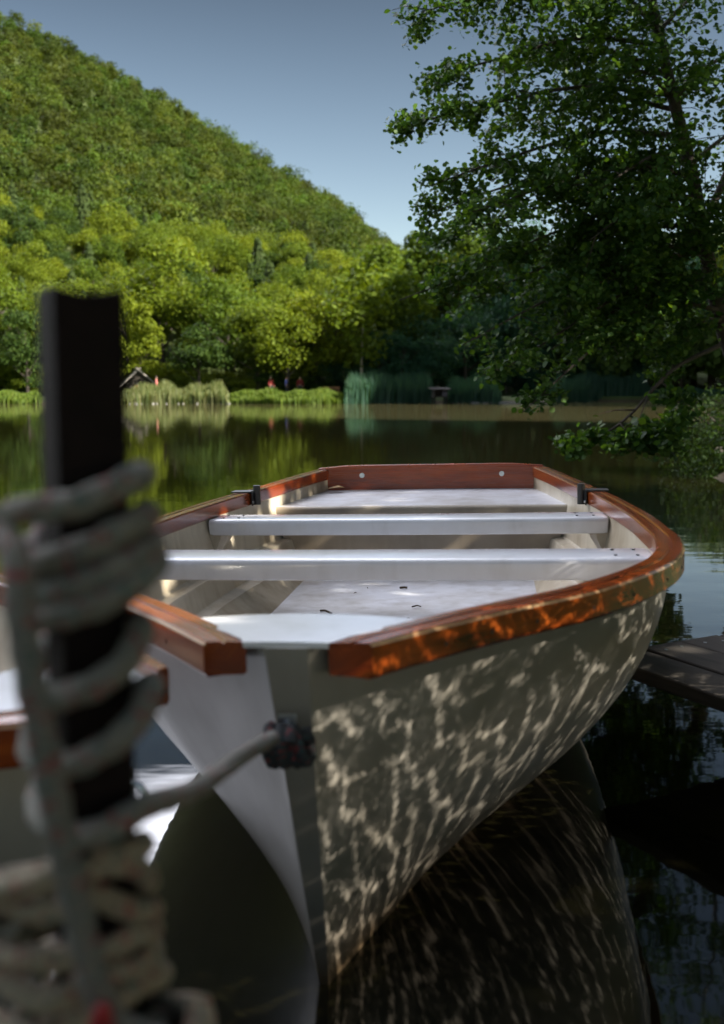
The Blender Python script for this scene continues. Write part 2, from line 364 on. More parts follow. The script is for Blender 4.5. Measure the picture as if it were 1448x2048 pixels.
def build_boat():
    root = empty('rowing_boat')
    # outer shell
    S = [-.014, 0, .02, .045, .075, .11, .16, .22, .3, .4, .5, .62, .75, .9, 1.05, 1.2, 1.4, 1.6, 1.85, 2.1, 2.4, 2.7, 3.0, 3.35, 3.7]
    Zs = [1, .97, .93, .87, .80, .765, .745, .735, .70, .63, .55, .46, .38, .3, .22, .15, .09, .04, 0, -.03, -.06, -.09, -.12, -.15, -.19, -.23, -.26]
    vs, fs, uv = [], [], []
    nz_ = len(Zs)
    for s in S:
        for side in (-1, 1):
            for q in Zs:
                ss = max(s, 0)
                z = q*(gun(ss)-.006) if q > 0 else q
                bb = hull_b(ss, z)*(.78 if s < 0 else 1)
                rake = (.25*max(0, (gun(ss)-z))/.74 + .25*max(0, WL-z))*max(0, 1-ss/1.25)**2
                vs.append((side*bb, s+rake, z))
    def vid(i, side, k): return (i*2+(0 if side < 0 else 1))*nz_+k
    for i in range(len(S)-1):
        for k in range(nz_-1):
            fs.append((vid(i, -1, k), vid(i, -1, k+1), vid(i+1, -1, k+1), vid(i+1, -1, k)))
            fs.append((vid(i, 1, k), vid(i+1, 1, k), vid(i+1, 1, k+1), vid(i, 1, k+1)))
        fs.append((vid(i, -1, nz_-1), vid(i, 1, nz_-1), vid(i+1, 1, nz_-1), vid(i+1, -1, nz_-1)))
    L = len(S)-1
    for k in range(nz_-1):
        fs.append((vid(0, 1, k), vid(0, 1, k+1), vid(0, -1, k+1), vid(0, -1, k)))
        fs.append((vid(L, -1, k), vid(L, -1, k+1), vid(L, 1, k+1), vid(L, 1, k)))
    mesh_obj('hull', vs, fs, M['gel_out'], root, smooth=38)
    # inner shell with two stringer ledges
    S2 = [.10, .14, .2, .28, .38, .5, .62, .75, .9, 1.05, 1.2, 1.4, 1.6, 1.85, 2.1, 2.4, 2.7, 3.0, 3.35, 3.66]
    vs, fs = [], []
    FL = .20
    def inner(s):
        fw = min(.50, max(.0, hull_b(s, .32) - .16))
        def bi(z): return max(.005, hull_b(s, z) - .030)
        a = bi(.37); b2 = max(a-.05, .004); c2 = max(min(bi(.285)-.06, b2-.006), .003); d2 = max(c2-.05, .002)
        e2 = max(min(fw, d2-.01), .001)
        return [(bi(gun(s)-.02), gun(s)-.02), (bi(.52), .52), (bi(.44), .44), (a, .372), (a-.008 if a > .02 else a, .365), (b2, .361), (max(b2-.006, .003), .353),
                (c2, .288), (max(c2-.006, .0025), .283), (d2, .279), (max(d2-.006, .0015), .272), (e2+.012*(e2 > .05), .212), (e2, FL), (0, FL)]
    rows = [inner(s) for s in S2]; m_ = len(rows[0])
    for s, r in zip(S2, rows):
        for x, z in r: vs.append((-x, s+rake_at(s, z), z))
        for x, z in r[::-1][1:]: vs.append((x, s+rake_at(s, z), z))
    n_ = 2*m_-1
    for i in range(len(S2)-1):
        for k in range(n_-1):
            if 11 < k < 14: continue
            fs.append((i*n_+k, i*n_+k+1, (i+1)*n_+k+1, (i+1)*n_+k))
    mesh_obj('inner_shell', vs, fs, M['gel_in'], root, smooth=35)
    # floor
    vs, fs = [], []
    for s, r in zip(S2, rows):
        fw = r[12][0]; sy = s+rake_at(s, FL); vs += [(-fw-.004, sy, FL+.002), (-fw*.5, sy, FL-.002), (0, sy, FL-.003), (fw*.5, sy, FL-.002), (fw+.004, sy, FL+.002)]
    for i in range(len(S2)-1):
        for k in range(4): fs.append((i*5+k, i*5+k+1, (i+1)*5+k+1, (i+1)*5+k))
    mesh_obj('floor', vs, fs, M['gel_floor'], root, smooth=50)
    # gunwale rails (outer strip, groove, inner strip)
    W, Hh = .072, .060
    prof = [(0, -.006), (-.006, 0), (-.030, .001), (-.033, -.003), (-.036, -.003), (-.039, .001), (-W+.005, 0), (-W, -.005), (-W, -.050), (-W+.004, -.054), (-.030, -.056), (-.006, -Hh), (0, -Hh+.006)]
    plen = [0]
    for i in range(1, len(prof)+1):
        a, b = prof[i-1], prof[i % len(prof)]; plen.append(plen[-1]+math.hypot(a[0]-b[0], a[1]-b[1]))
    SS = [0]+list(np.linspace(.03, LEN-.002, 96))
    for side in (-1, 1):
        vs, fs, uv = [], [], []
        for s in SS:
            e = 1e-3; db = (b_rail(min(s+e, LEN))-b_rail(max(s-e, 0)))/(min(s+e, LEN)-max(s-e, 0))
            nrm = Vector((1, -db, 0)).normalized()
            if s == 0: nrm = Vector((1, 0, 0))
            if s > LEN-.01: nrm = Vector((1, 0, 0))
            z = gun(s)
            lift = .018*sm((s-3.45)/.22)
            for k in range(len(prof)+1):
                l, h = prof[k % len(prof)]
                vs.append((side*(b_rail(s)+nrm.x*l), s+nrm.y*l, z+h+lift*0)); uv.append((s+side*7, plen[k]*1.0+.40 if k else .40))
        n_ = len(prof)+1
        for i in range(len(SS)-1):
            for k in range(n_-1):
                q = (i*n_+k, i*n_+k+1, (i+1)*n_+k+1, (i+1)*n_+k)
                fs.append(q if side < 0 else q[::-1])
        fs.append(tuple(range(n_-1)) if side > 0 else tuple(range(n_-1))[::-1])
        e0 = (len(SS)-1)*n_; fs.append(tuple(e0+k for k in range(n_-1)) if side < 0 else tuple(e0+k for k in range(n_-1))[::-1])
        r = mesh_obj('gunwale_rail', vs, fs, M['rail'], root, smooth=40, uvs=uv)
        # screw holes on the outer face
        for s in (.14, .235, .33, .46, .60, .78, .95, 1.2, 1.5, 1.9, 2.3, 2.7, 3.1, 3.45):
            db = (b_rail(s+.002)-b_rail(s-.002))/.004; nn = Vector((1, -db, 0)).normalized()
            p = Vector((b_rail(s)*side, s, gun(s)-.034)); nn.x *= side
            MB().tube([p-nn*.002, p+nn*.0008], .0042, 10).build('screw', M['black_metal'], r)
    # transom board
    ht = .058
    pts = []
    wt_ = b_rail(LEN)-.01
    for k in range(17):
        x = -wt_ + 2*wt_*k/16
        pts.append((x, gun(LEN) + .006 + .012*sm((wt_-abs(x))/.18)))
    vs, fs, uv = [], [], []
    for yv in (LEN-.05, LEN+.012):
        for x, z in pts: vs.append((x, yv, z)); uv.append((x, z))
        for x, z in pts: vs.append((x, yv, gun(LEN)-.115)); uv.append((x, gun(LEN)-.115))
    n_ = len(pts)
    for k in range(n_-1):
        fs.append((n_+k, n_+k+1, k+1, k)); fs.append((2*n_+k, 2*n_+k+1, 3*n_+k+1, 3*n_+k))
        fs.append((k, k+1, 2*n_+k+1, 2*n_+k)); fs.append((3*n_+k, 3*n_+k+1, n_+k+1, n_+k))
    fs.append((0, 2*n_, 3*n_, n_)); fs.append((n_-1, 2*n_-1, 4*n_-1, 3*n_-1))
    tb = mesh_obj('transom_board', vs, fs, M['transom'], root, smooth=30, uvs=uv); bevel(tb, .004)
    for x in (-.355, .375):
        b_ = MB().tube([(x, LEN-.049, .586), (x, LEN-.056, .586)], .0135, 16).tube([(x, LEN-.056, .586), (x, LEN-.062, .586)], .009, 6)
        b_.build('bolt', M['steel'], tb, smooth=30)
    # stern deck with riser
    s0 = 2.90; zd = .509
    ns = 12; vs, fs = [], []
    ss = [s0 + (LEN-.052-s0)*k/ns for k in range(ns+1)]
    row = []
    for i, s in enumerate(ss):
        hw = hull_b(s, zd)-.026
        base = len(vs)
        for x in np.linspace(-hw, hw, 9): vs.append((x, s, zd+.002*math.cos(x*3)))
        row.append(base)
    for i in range(ns):
        for k in range(8): fs.append((row[i]+k, row[i]+k+1, row[i+1]+k+1, row[i+1]+k))
    mesh_obj('stern_deck', vs, fs, M['gel_floor'], root, smooth=50)
    hwf = hull_b(s0, zd)-.026
    vs = [vs[row[0]+k] for k in range(9)]; fs = []
    prev = 0
    for dy, dz, sh in ((-.012, -.004, 0), (-.020, -.014, .0), (-.022, -.030, .004), (-.020, -.10, .02), (-.012, -.18, .05), (-.002, -.27, .085), (-.030, -.318, .10), (-.05, -.324, .10)):
        base = len(vs)
        for k, x in enumerate(np.linspace(-hwf, hwf, 9)): vs.append((x*(hwf-sh)/hwf, s0+dy, zd+dz))
        for k in range(8): fs.append((base+k, base+k+1, prev+k+1, prev+k))
        prev = base
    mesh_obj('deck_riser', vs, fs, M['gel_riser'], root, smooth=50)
    # thwarts
    for (s1, dep, zt, th) in ((1.215, .195, .553, .064), (2.09, .175, .555, .062)):
        vs, fs = [], []
        cs = []
        r = .018
        for (cy, cz, a0) in ((s1+r, zt-r, 180), (s1+dep-r, zt-r, 90), (s1+dep-r, zt-th+r*.5, 0), (s1+r, zt-th+r*.5, 270)):
            for q in range(5):
                an = rad(a0 - q*22.5); rr = r if cz > zt-th/2 else r*.5
                cs.append((cy+rr*math.cos(an), cz+rr*math.sin(an)))
        half = min(hull_b(s1, zt-.03), hull_b(s1+dep, zt-.03)) - .022
        nx_ = [-half, -half+.004, -half+.018, -half*.8, -half*.5, -half*.2, half*.2, half*.5, half*.8, half-.018, half-.004, half]
        for i, x in enumerate(nx_):
            k = .82 if i in (0, len(nx_)-1) else (.93 if i in (1, len(nx_)-2) else 1)
            cyc, czc = s1+dep/2, zt-th/2
            sag = -.002*math.cos(x/half*1.5)
            for (y, z) in cs: vs.append((x, cyc+(y-cyc)*(k if k < 1 else 1), czc+(z-czc)*k+sag))
        n_ = len(cs)
        for i in range(len(nx_)-1):
            for k in range(n_): fs.append((i*n_+k, i*n_+(k+1) % n_, (i+1)*n_+(k+1) % n_, (i+1)*n_+k))
        fs.append(tuple(range(n_))); fs.append(tuple((len(nx_)-1)*n_+k for k in range(n_))[::-1])
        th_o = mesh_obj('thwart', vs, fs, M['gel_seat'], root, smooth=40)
        for x in (-half+.05, -half+.11, half-.05, half-.11):
            for y in (s1+.05, s1+dep-.05):
                MB().tube([(x, y, zt-.004), (x, y, zt+.0025)], .005, 8).build('screw', M['black_metal'], th_o)
        for sd_ in (-1, 1):        # moulded knees that carry the thwart
            vs, fs = [], []
            a = half-.005
            prof_ = [(a+.012, zt-th+.004), (a-.06, zt-th+.004), (a-.055, zt-th-.02), (a-.03, zt-th-.06), (a-.012, .40), (a+.005, .36)]
            for y, k in ((s1+.025, .7), (s1+.045, 1), (s1+dep-.045, 1), (s1+dep-.025, .7)):
                for x, z in prof_:
                    vs.append((sd_*(a+.012-(a+.012-x)*k), y, z))
            m_ = len(prof_)
            for i in range(3):
                for k in range(m_-1): fs.append((i*m_+k, i*m_+k+1, (i+1)*m_+k+1, (i+1)*m_+k))
            fs.append(tuple(range(m_))); fs.append(tuple(3*m_+k for k in range(m_))[::-1])
            mesh_obj('thwart_knee', vs, fs, M['gel_in'], root, smooth=40)
    # foredeck (breasthook)
    vs, fs = [], []
    ss = np.linspace(-.012, .188, 10)
    for s in ss:
        hw = b_rail(max(s, 0))-.0695
        for k in range(9):
            x = -hw + 2*hw*k/8
            vs.append((x, s + (.018*(1-(x/.25)**2) if s > .18 else 0), gun(max(s, 0)) + .004 - .006*(x/.2)**2))
    for i in range(9):
        for k in range(8): fs.append((i*9+k, i*9+k+1, (i+1)*9+k+1, (i+1)*9+k))
    b0 = len(vs)                       # downturned edges
    for k in range(9): vs.append((vs[k][0], vs[k][1]+.002, vs[k][2]-.010))
    for k in range(9): vs.append((vs[81+k][0], vs[81+k][1]-.004, vs[81+k][2]-.035))
    for k in range(8):
        fs.append((b0+k, b0+k+1, k+1, k)); fs.append((81+k, 81+k+1, b0+9+k+1, b0+9+k))
    mesh_obj('foredeck', vs, fs, M['gel_seat'], root, smooth=40)
    # mooring eye on the stem
    b_ = MB(); pts = [(.022*math.cos(a), -.02-.010-.020*abs(math.sin(a))*0 - .026*math.sin(a)*1.0, .470) for a in np.linspace(0, math.pi, 12)]
    b_.tube([(p[0]*.0, -.02-.028*math.sin(a), .470+.024*math.cos(a)) for p, a in zip(pts, np.linspace(-.2, math.pi+.2, 12))], .005, 8)
    b_.box((0, -.017, .470), (.03, .005, .075))
    b_.build('mooring_eye', M['steel'], root, smooth=40)
    # oarlock sockets
    for side in (-1, 1):
        s = 2.60 if side < 0 else 2.51; e = empty('oarlock'); e.parent = root; bx = b_rail(s)
        MB().box((side*(bx-.030), s, gun(s)+.0035), (.085, .075, .005)).box((side*(bx-.0765), s, gun(s)-.026), (.005, .060, .058)).build('mounting_plate', M['black_metal'], e)
        ring = MB().tube([(side*(bx-.094), s-.01, gun(s)-.052), (side*(bx-.094), s-.01, gun(s)+.030)], .0155, 16)
        ring.box((side*(bx-.082), s-.01, gun(s)-.012), (.014, .02, .03))
        ring.build('socket_tube', M['black_metal'], e, smooth=40)
        for ds, dz in ((.022, -.03), (-.032, -.04)):
            MB().tube([(side*(bx-.079), s+ds, gun(s)+dz), (side*(bx-.085), s+ds, gun(s)+dz)], .006, 6).build('bolt', M['steel'], e)
    return root
boat = build_boat()
AX = math.atan2(.48, 3.67)
boat.location = (-.107, 1.575, 0); boat.rotation_euler = (0, rad(-1.4), -AX)
tag(boat, 'white rowing boat with varnished orange brown rails moored bow towards the viewer', 'rowing boat')
boat2 = copy_tree(boat)
boat2.location = (-.348, 1.345, -.01); boat2.rotation_euler = (0, rad(.6), rad(69))
tag(boat2, 'second white rowing boat mostly hidden behind the rope wound post at the left edge', 'rowing boat')
if 'group' in boat2: del boat2['group']

# litter in the boat
def boat_pt(x, s, z): return Matrix.Translation(boat.location) @ boat.rotation_euler.to_matrix().to_4x4() @ Vector((x, s, z))
def twig(pts, r, label, name='twig', cat='twig'):
    o = MB().tube(pts, r, 6).build(name, M['litter'], None, smooth=60); return tag(o, label, cat, 'bits of litter in the boat')
twig([boat_pt(-.32, 2.10, .204), boat_pt(-.30, 2.085, .208), boat_pt(-.27, 2.05, .205)], .0045, 'dark curved twig lying on the pale boat floor at the left')
twig([boat_pt(.02, 2.18, .203), boat_pt(.04, 2.19, .206), boat_pt(.055, 2.185, .203)], .003, 'tiny dark twig in the middle of the pale boat floor')
twig([boat_pt(-.06, 2.55, .203), boat_pt(-.04, 2.545, .206), boat_pt(-.03, 2.55, .203)], .005, 'small dark crumb of bark on the boat floor close to the front thwart')
lv = [boat_pt(-.53, 3.52, .527), boat_pt(-.50, 3.49, .533), boat_pt(-.45, 3.50, .537), boat_pt(-.43, 3.53, .532), boat_pt(-.47, 3.555, .543)]
rq = random.Random(21)
for k in range(5):
    x_, y_ = rq.uniform(-.36, .40), rq.uniform(1.75, 2.75); a_ = rq.uniform(0, 6.28); l_ = rq.uniform(.005, .011)
    o_ = MB().tube([boat_pt(x_-l_*math.cos(a_), y_-l_*math.sin(a_), .2025), boat_pt(x_, y_, .2055), boat_pt(x_+l_*math.cos(a_), y_+l_*math.sin(a_), .2025)], [.001, .0018, .0008], 5).build('bark_crumb', M['litter'], None, smooth=60)
    tag(o_, 'tiny dark crumb of bark scattered on the pale boat floor', 'crumb', 'bark crumbs on the boat floor')
dl = mesh_obj('dry_leaf', lv + [Vector(v)+Vector((0, 0, .002)) for v in lv], [(0, 1, 2, 4), (2, 3, 4), (9, 7, 6, 5), (9, 8, 7)], mat_plain('dry_leaf_ochre', (.30, .16, .03), .7, .4, 40))
tag(dl, 'curled ochre dry leaf in the back left corner of the stern deck', 'leaf', 'bits of litter in the boat')

# ------------------------------------------------------------------ steel post and ropes
pc = at(156, 1100, .70); PX, PY = pc.x, pc.y
post = empty('mooring_post', (PX, PY, 0), (0, rad(.4), rad(30)), 'dark rusty square steel post wound with rope in the left foreground', 'post')
hs, wl = .0245, .004
top = 1.098
vs, fs = [], []
ring_o = [(-hs, -hs), (-.008, -hs), (.008, -hs), (hs, -hs), (hs, hs), (-hs, hs)]
ring_i = [(-hs+wl, -hs+wl), (-.008, -hs+wl), (.008, -hs+wl), (hs-wl, -hs+wl), (hs-wl, hs-wl), (-hs+wl, hs-wl)]
tz = [.0, -.0035, -.003, .0005, .001, .0]
for z in (-1.4, top):
    for r in (ring_o, ring_i):
        for (x, y), dz in zip(r, tz): vs.append((x, y, z + (dz if z == top else 0)))
for k in range(6):
    j = (k+1) % 6
    fs += [(k, j, 12+j, 12+k), (6+j, 6+k, 18+k, 18+j), (12+k, 12+j, 18+j, 18+k)]
pm = bevel(mesh_obj('steel_tube', vs, fs, M['rust'], post), .002)

def mat_rope(name, col):
    t = NT(name); u = t.uv()
    wv = t.n('ShaderNodeTexWave', wave_type='BANDS', bands_direction='DIAGONAL'); wv.inputs['Scale'].default_value = 1.0
    t.l(t.mapping(u, (34, 5, 1)), wv.inputs['Vector'])
    n = t.noise(t.mapping(u, (40, 6, 1)), 1.0, 4).outputs[0]
    c = t.mix(n, tuple(x*.55 for x in col), tuple(min(1, x*1.35) for x in col))
    c = t.mix(t.math('MULTIPLY', wv.outputs[1], .45), c, tuple(x*.45 for x in col))
    vo = t.n('ShaderNodeTexVoronoi'); vo.inputs['Scale'].default_value = 1.0; t.l(t.mapping(u, (34, 9, 1)), vo.inputs['Vector'])
    sepc = t.n('ShaderNodeSeparateColor'); t.l(vo.outputs['Color'], sepc.inputs[0])
    c = t.mix(t.ramp(sepc.outputs[0], [(.88, (0, 0, 0)), (.90, (.8, .8, .8))]), c, (.26, .03, .03))
    c = t.mix(t.ramp(sepc.outputs[1], [(.89, (0, 0, 0)), (.91, (.6, .6, .6))]), c, (.02, .11, .11))
    t.bsdf(c, .9, bump=wv.outputs[1], bstr=.8, bdist=.003); return t.m
M['rope'] = mat_rope('braided_rope', (.235, .225, .195))
def rope(name, ctrl, r, mat, per=14, n=14, parent=None):
    P = catmull(ctrl, per); vs, fs, uv = [], [], []; prev = None; u = 0
    for i, p in enumerate(P):
        tg = (P[min(i+1, len(P)-1)]-P[max(i-1, 0)]).normalized()
        a = tg.orthogonal().normalized() if prev is None else (prev-tg*prev.dot(tg)).normalized()
        prev = a; c = tg.cross(a)
        if i: u += (p-P[i-1]).length
        for k in range(n+1):
            an = 2*math.pi*k/n; rr = r*(1+.085*math.sin(u*230+an*3))
            vs.append(p+(a*math.cos(an)+c*math.sin(an))*rr); uv.append((u*10, k/n))
    for i in range(len(P)-1):
        for k in range(n): fs.append((i*(n+1)+k, i*(n+1)+k+1, (i+1)*(n+1)+k+1, (i+1)*(n+1)+k))
    fs.append(tuple(range(n))[::-1]); b = (len(P)-1)*(n+1); fs.append(tuple(b+k for k in range(n)))
    return mesh_obj(name, vs, fs, mat, parent, smooth=60, uvs=uv)
RA = [(330, 2085, .60), (255, 2060, .60), (205, 1990, .60), (150, 1760, .60), (92, 1480, .60), (52, 1250, .61), (40, 1120, .625), (8, 1050, .65), (60, 1022, .645), (165, 1008, .642), (255, 968, .652),
      (290, 950, .69), (240, 975, .76), (120, 1050, .77), (52, 1115, .71), (78, 1128, .665), (175, 1100, .648), (268, 1052, .655), (300, 1030, .70), (230, 1080, .77), (110, 1150, .76), (55, 1190, .71), (82, 1195, .665),
      (180, 1165, .645), (275, 1118, .652), (312, 1090, .70), (230, 1130, .775), (110, 1200, .76), (50, 1235, .71), (90, 1236, .66), (190, 1215, .641), (285, 1160, .648), (318, 1120, .70),
      (240, 1190, .78), (120, 1280, .77), (65, 1370, .72), (105, 1395, .665), (195, 1372, .648), (262, 1320, .655), (288, 1255, .69), (240, 1260, .77), (120, 1380, .77), (70, 1490, .72), (118, 1535, .665), (215, 1500, .648), (282, 1440, .655), (306, 1370, .695),
      (240, 1420, .775), (120, 1520, .77), (85, 1620, .72), (150, 1672, .668), (230, 1655, .655), (300, 1612, .69), (395, 1576, .86), (478, 1515, 1.09), (545, 1476, 1.36)]
kn = boat_pt(0, -.05, .470)
ctrl = [at(p[0]-8*(p[2] < .8), p[1], p[2]) for p in RA] + [kn + Vector((-.03, -.02, 0)), kn + Vector((0, -.012, .012))]
mr = rope('mooring_rope', ctrl, .0099, M['rope'], 10)
tag(mr, 'thick flecked grey rope wound round the upper post and tied to the boat bow', 'rope')
# knot at the bow
M['rope_dark'] = mat_rope('wet_dark_rope', (.045, .050, .055))
def ring_pts(c, ax, r, turns, pitch, n=10, ph=0, sq=1.0):
    ax = Vector(ax).normalized(); a = ax.orthogonal().normalized(); b = ax.cross(a); out = []
    for i in range(int(n*turns)+1):
        an = ph+2*math.pi*i/n
        out.append(Vector(c)+(a*math.cos(an)+b*math.sin(an)*sq)*r+ax*(pitch*i/n))
    return out
kl = (Vector((1, -.15, 0))).normalized()
kd = rope('knot', ring_pts(kn+Vector((-.022, -.005, 0)), kl, .026, 2.3, .017, 10), .0115, M['rope_dark'], 4, 8, mr)
kd2 = rope('knot_end', ring_pts(kn+Vector((.014, -.004, -.008)), (kl+Vector((0, 0, .25))), .021, 2.0, .014, 10, 1.0), .0105, M['rope_dark'], 4, 8, mr)
# lower coil
cb = Vector((PX, PY, 0)); pts = []
zz = at(240, 1760, .66).z; rnd = random.Random(3)
nT = 8
for i in range(nT*10+1):
    an = 2*math.pi*i/10 - 1.2; tt = i/(nT*10)
    ar = an-rad(30); r_ = min(.0355/max(abs(math.cos(ar)), abs(math.sin(ar))), .044) + .003*rnd.uniform(0, 1) + .010*tt*rnd.uniform(0, 1) + (.030+.012*math.sin(i*.31))*max(0, -math.cos(an-.25))**2
    z_ = zz - .160*tt + (.016+.012*math.sin(i*.13))*math.cos(an+.6+.8*math.sin(i*.09)) + .005*rnd.uniform(-1, 1)
    pts.append(cb+Vector((r_*math.cos(an), r_*math.sin(an), z_)))
M['rope2'] = mat_rope('tan_braided_rope', (.36, .30, .21))
r2 = rope('coiled_rope', pts, .0092, M['rope2'], 6)
tag(r2, 'pale tan rope coiled in thick turns round the lower part of the post', 'rope')
pts = []
for i in range(46):
    an = 2*math.pi*i/11; r_ = .050+.012*math.sin(i*.55)
    pts.append(Vector((PX+.043+r_*math.cos(an), PY-.035+r_*.8*math.sin(an), .522+.0012*i+.008*math.sin(i*1.7))))
r3 = rope('rope_heap', pts, .0095, M['rope2'], 6)
tag(r3, 'loose heap of pale rope at the foot of the post, bottom left', 'rope')
rr_ = rope('cord', [at(180, 2090, .585), at(196, 2030, .578), at(212, 2020, .578), at(222, 2095, .585)], .0035, mat_plain('red_cord', (.20, .008, .010), .7, .3, 60), 10)
tag(rr_, 'short bright red cord at the bottom of the wound rope', 'cord')

# ------------------------------------------------------------------ landing stage and jetty
def planks(name, origin, ang, length, n, wd, th, ztop, label, piles, jit=.012, seed=1):
    r = random.Random(seed)
    root = empty(name, origin, (0, 0, ang), label, 'jetty')
    for i in range(n):
        c_ = (i+.5)*wd; e0 = r.uniform(-jit, jit)
        b_ = MB().box((length/2+e0/2, c_, ztop-th/2+r.uniform(-.002, .002)), (length+e0, wd-.009, th), Matrix.Rotation(r.uniform(-.004, .004), 3, 'Z'))
        o = b_.build('plank', M['old_wood_x'], root); bevel(o, .006)
        for q in (.07, .55, 1.2):
            for s in (.3, .7):
                x = q+r.uniform(-.01, .01); y = i*wd+wd*s
                MB().tube([(x, y, ztop-.004), (x, y, ztop+.003)], .006, 8).build('nail', M['steel'], o)
    for x in piles[0]:
        MB().box((x, n*wd/2, ztop-th-.05), (.09, n*wd-.04, .098)).build('cross_beam', M['old_wood'], root)
        for y in (.22, n*wd-.12):
            MB().tube([(x, y, -1.5), (x, y, ztop-th-.002-.1)], .045, 10).build('pile', M['old_wood'], root, smooth=50)
    return root
t = M['old_wood'].copy(); t.name = 'weathered_plank_wood_lengthwise'; M['old_wood_x'] = t
for nd in t.node_tree.nodes:
    if nd.type == 'MAPPING':
        s_ = nd.inputs['Scale'].default_value; nd.inputs['Scale'].default_value = (s_[1], s_[0], s_[2])
jd = Vector((.47, -.88))
ja = math.atan2(-.88, .47)
jz = .27
pj = at(1272, 1334, 2.84)
# local +x along the planks (towards the viewer), local +y to the far/right side
planks('jetty', (.765, 3.17, 0), ja, 2.7, 6, .185, .045, .17, 'low jetty of dark weathered planks beside the right side of the boat', ((.75, 2.4),), seed=5)
planks('landing_stage', (-.30, -3.0, 0), 0, 3.6, 24, .1545, .035, .50, 'plank landing stage at the foot of the rope wound post', ((.12, 3.4),), seed=9)

# ------------------------------------------------------------------ foliage builders
def unit(v): return v/np.maximum(np.linalg.norm(v, axis=1, keepdims=True), 1e-9)
def leaf_arrays(pts, nrm, size, asp=.7, shape='quad', rng=RNG):
    n = len(pts); nrm = unit(nrm); rv = unit(rng.normal(size=(n, 3)))
    a = unit(np.cross(nrm, rv)); b = np.cross(nrm, a); s = size[:, None]
    if shape == 'quad':
        v = np.stack([pts-a*s*.5, pts-b*s*.5*asp+nrm*s*.08, pts+a*s*.5, pts+b*s*.5*asp+nrm*s*.08], 1)
        return v.reshape(-1, 3), np.arange(4*n, dtype=np.int32), np.full(n, 4, dtype=np.int32)
    prof = [(-.5, 0, 0), (-.22, -.40, .07), (.18, -.42, .07), (.5, 0, -.03), (.18, .42, .07), (-.22, .40, .07)]
    v = np.stack([pts+a*s*x+b*s*asp*y*1.2+nrm*s*h for x, y, h in prof], 1)
    base = (np.arange(n, dtype=np.int32)*6)[:, None]
    f = np.concatenate([base+np.array([0, 1, 2, 3], dtype=np.int32), base+np.array([0, 3, 4, 5], dtype=np.int32)], 1).reshape(-1)
    return v.reshape(-1, 3), f.astype(np.int32), np.full(2*n, 4, dtype=np.int32)
def np_mesh(name, v, loops, sizes, mat, tint=None):
    me = bpy.data.meshes.new(name); me.vertices.add(len(v)); me.vertices.foreach_set('co', v.astype(np.float32).ravel())
    me.loops.add(len(loops)); me.loops.foreach_set('vertex_index', loops)
    me.polygons.add(len(sizes)); st = np.concatenate([[0], np.cumsum(sizes)[:-1]]).astype(np.int32)
    me.polygons.foreach_set('loop_start', st); me.update(calc_edges=True); me.validate()
    if tint is not None:
        at_ = me.attributes.new('tint', 'FLOAT_COLOR', 'POINT'); at_.data.foreach_set('color', tint.astype(np.float32).ravel())
    me.materials.append(mat); return me
def crown_points(rng, kind, nf):
    """leaf clump positions/normals for a crown about 1 unit tall (z 0..1), radius about .38"""
    if kind == 'fir':
        z = rng.random(nf)**.8*.9+.08; r = (.21*(1-z)**.8+.015)*(.45+.55*rng.random(nf))
        tier = (z*11) % 1; r = r*(.75+.5*(1-tier)); an = rng.random(nf)*2*np.pi
        p = np.stack([r*np.cos(an), r*np.sin(an), z], 1); n_ = unit(np.stack([np.cos(an), np.sin(an), .5+0*an], 1)+rng.normal(size=(nf, 3))*.4); return p, n_
    nl = {'round': 26, 'tall': 24, 'wide': 30, 'loose': 20}[kind]
    rx = {'round': .36, 'tall': .24, 'wide': .46, 'loose': .34}[kind]
    cz, rz = (.56, .42) if kind != 'wide' else (.50, .46)
    d = unit(rng.normal(size=(nl, 3))); rr = .45+.5*rng.random(nl)
    c = d*rr[:, None]*np.array([rx, rx, rz])*.85 + np.array([0, 0, cz])
    c[:, 2] = np.clip(c[:, 2], .10, .95)
    lr = (.085+.10*rng.random(nl))*(1.0 if kind != 'loose' else .8)
    idx = rng.integers(0, nl, nf); q = unit(rng.normal(size=(nf, 3)))
    q[:, 2] = np.abs(q[:, 2])*.9 - .25*(rng.random(nf) < .5)
    q = unit(q); rad_ = lr[idx]*(.55+.5*rng.random(nf))
    p = c[idx]+q*rad_[:, None]*np.array([1.05, 1.05, 1.15])
    n_ = unit(q+rng.normal(size=(nf, 3))*.75+np.array([0, 0, .08])); return p, n_
def crown_mesh(name, kind, nf, size, mat, seed, H=10.0):
    rng = np.random.default_rng(seed); p, n_ = crown_points(rng, kind, nf)
    v, l, s = leaf_arrays(p*H, n_, size*(.6+.8*rng.random(nf)), .75, rng=rng); return np_mesh(name, v, l, s, mat)
def trunk_mesh(name, kind, seed, mat, H=10.0):
    r = random.Random(seed); mb = MB(); lean = Vector((r.uniform(-.4, .4), r.uniform(-.4, .4), 0))
    top_ = .9 if kind == 'fir' else .72
    P = [Vector((0, 0, -.4))+lean*(k/6)**1.5*1.0+Vector((0, 0, H*top_*k/6)) for k in range(7)]
    mb.tube(P, [(.12 if mat is M['birch'] else .24)*(1-.14*k) for k in range(7)], 7)
    if kind != 'fir' and mat is not M['birch']:
        for k in range(7):
            a = r.uniform(0, 6.28); z = r.uniform(.22, .6)*H; b = P[0].lerp(P[-1], z/(H*top_)); L_ = r.uniform(1.6, 3.0)
            mb.tube([b, b+Vector((math.cos(a)*L_*.5, math.sin(a)*L_*.5, L_*.35)), b+Vector((math.cos(a)*L_, math.sin(a)*L_, L_*.9))], [.10, .06, .02], 5)
    o = mb.build(name, mat, None, smooth=60); me = o.data; bpy.data.objects.remove(o); return me
PROTO = {}
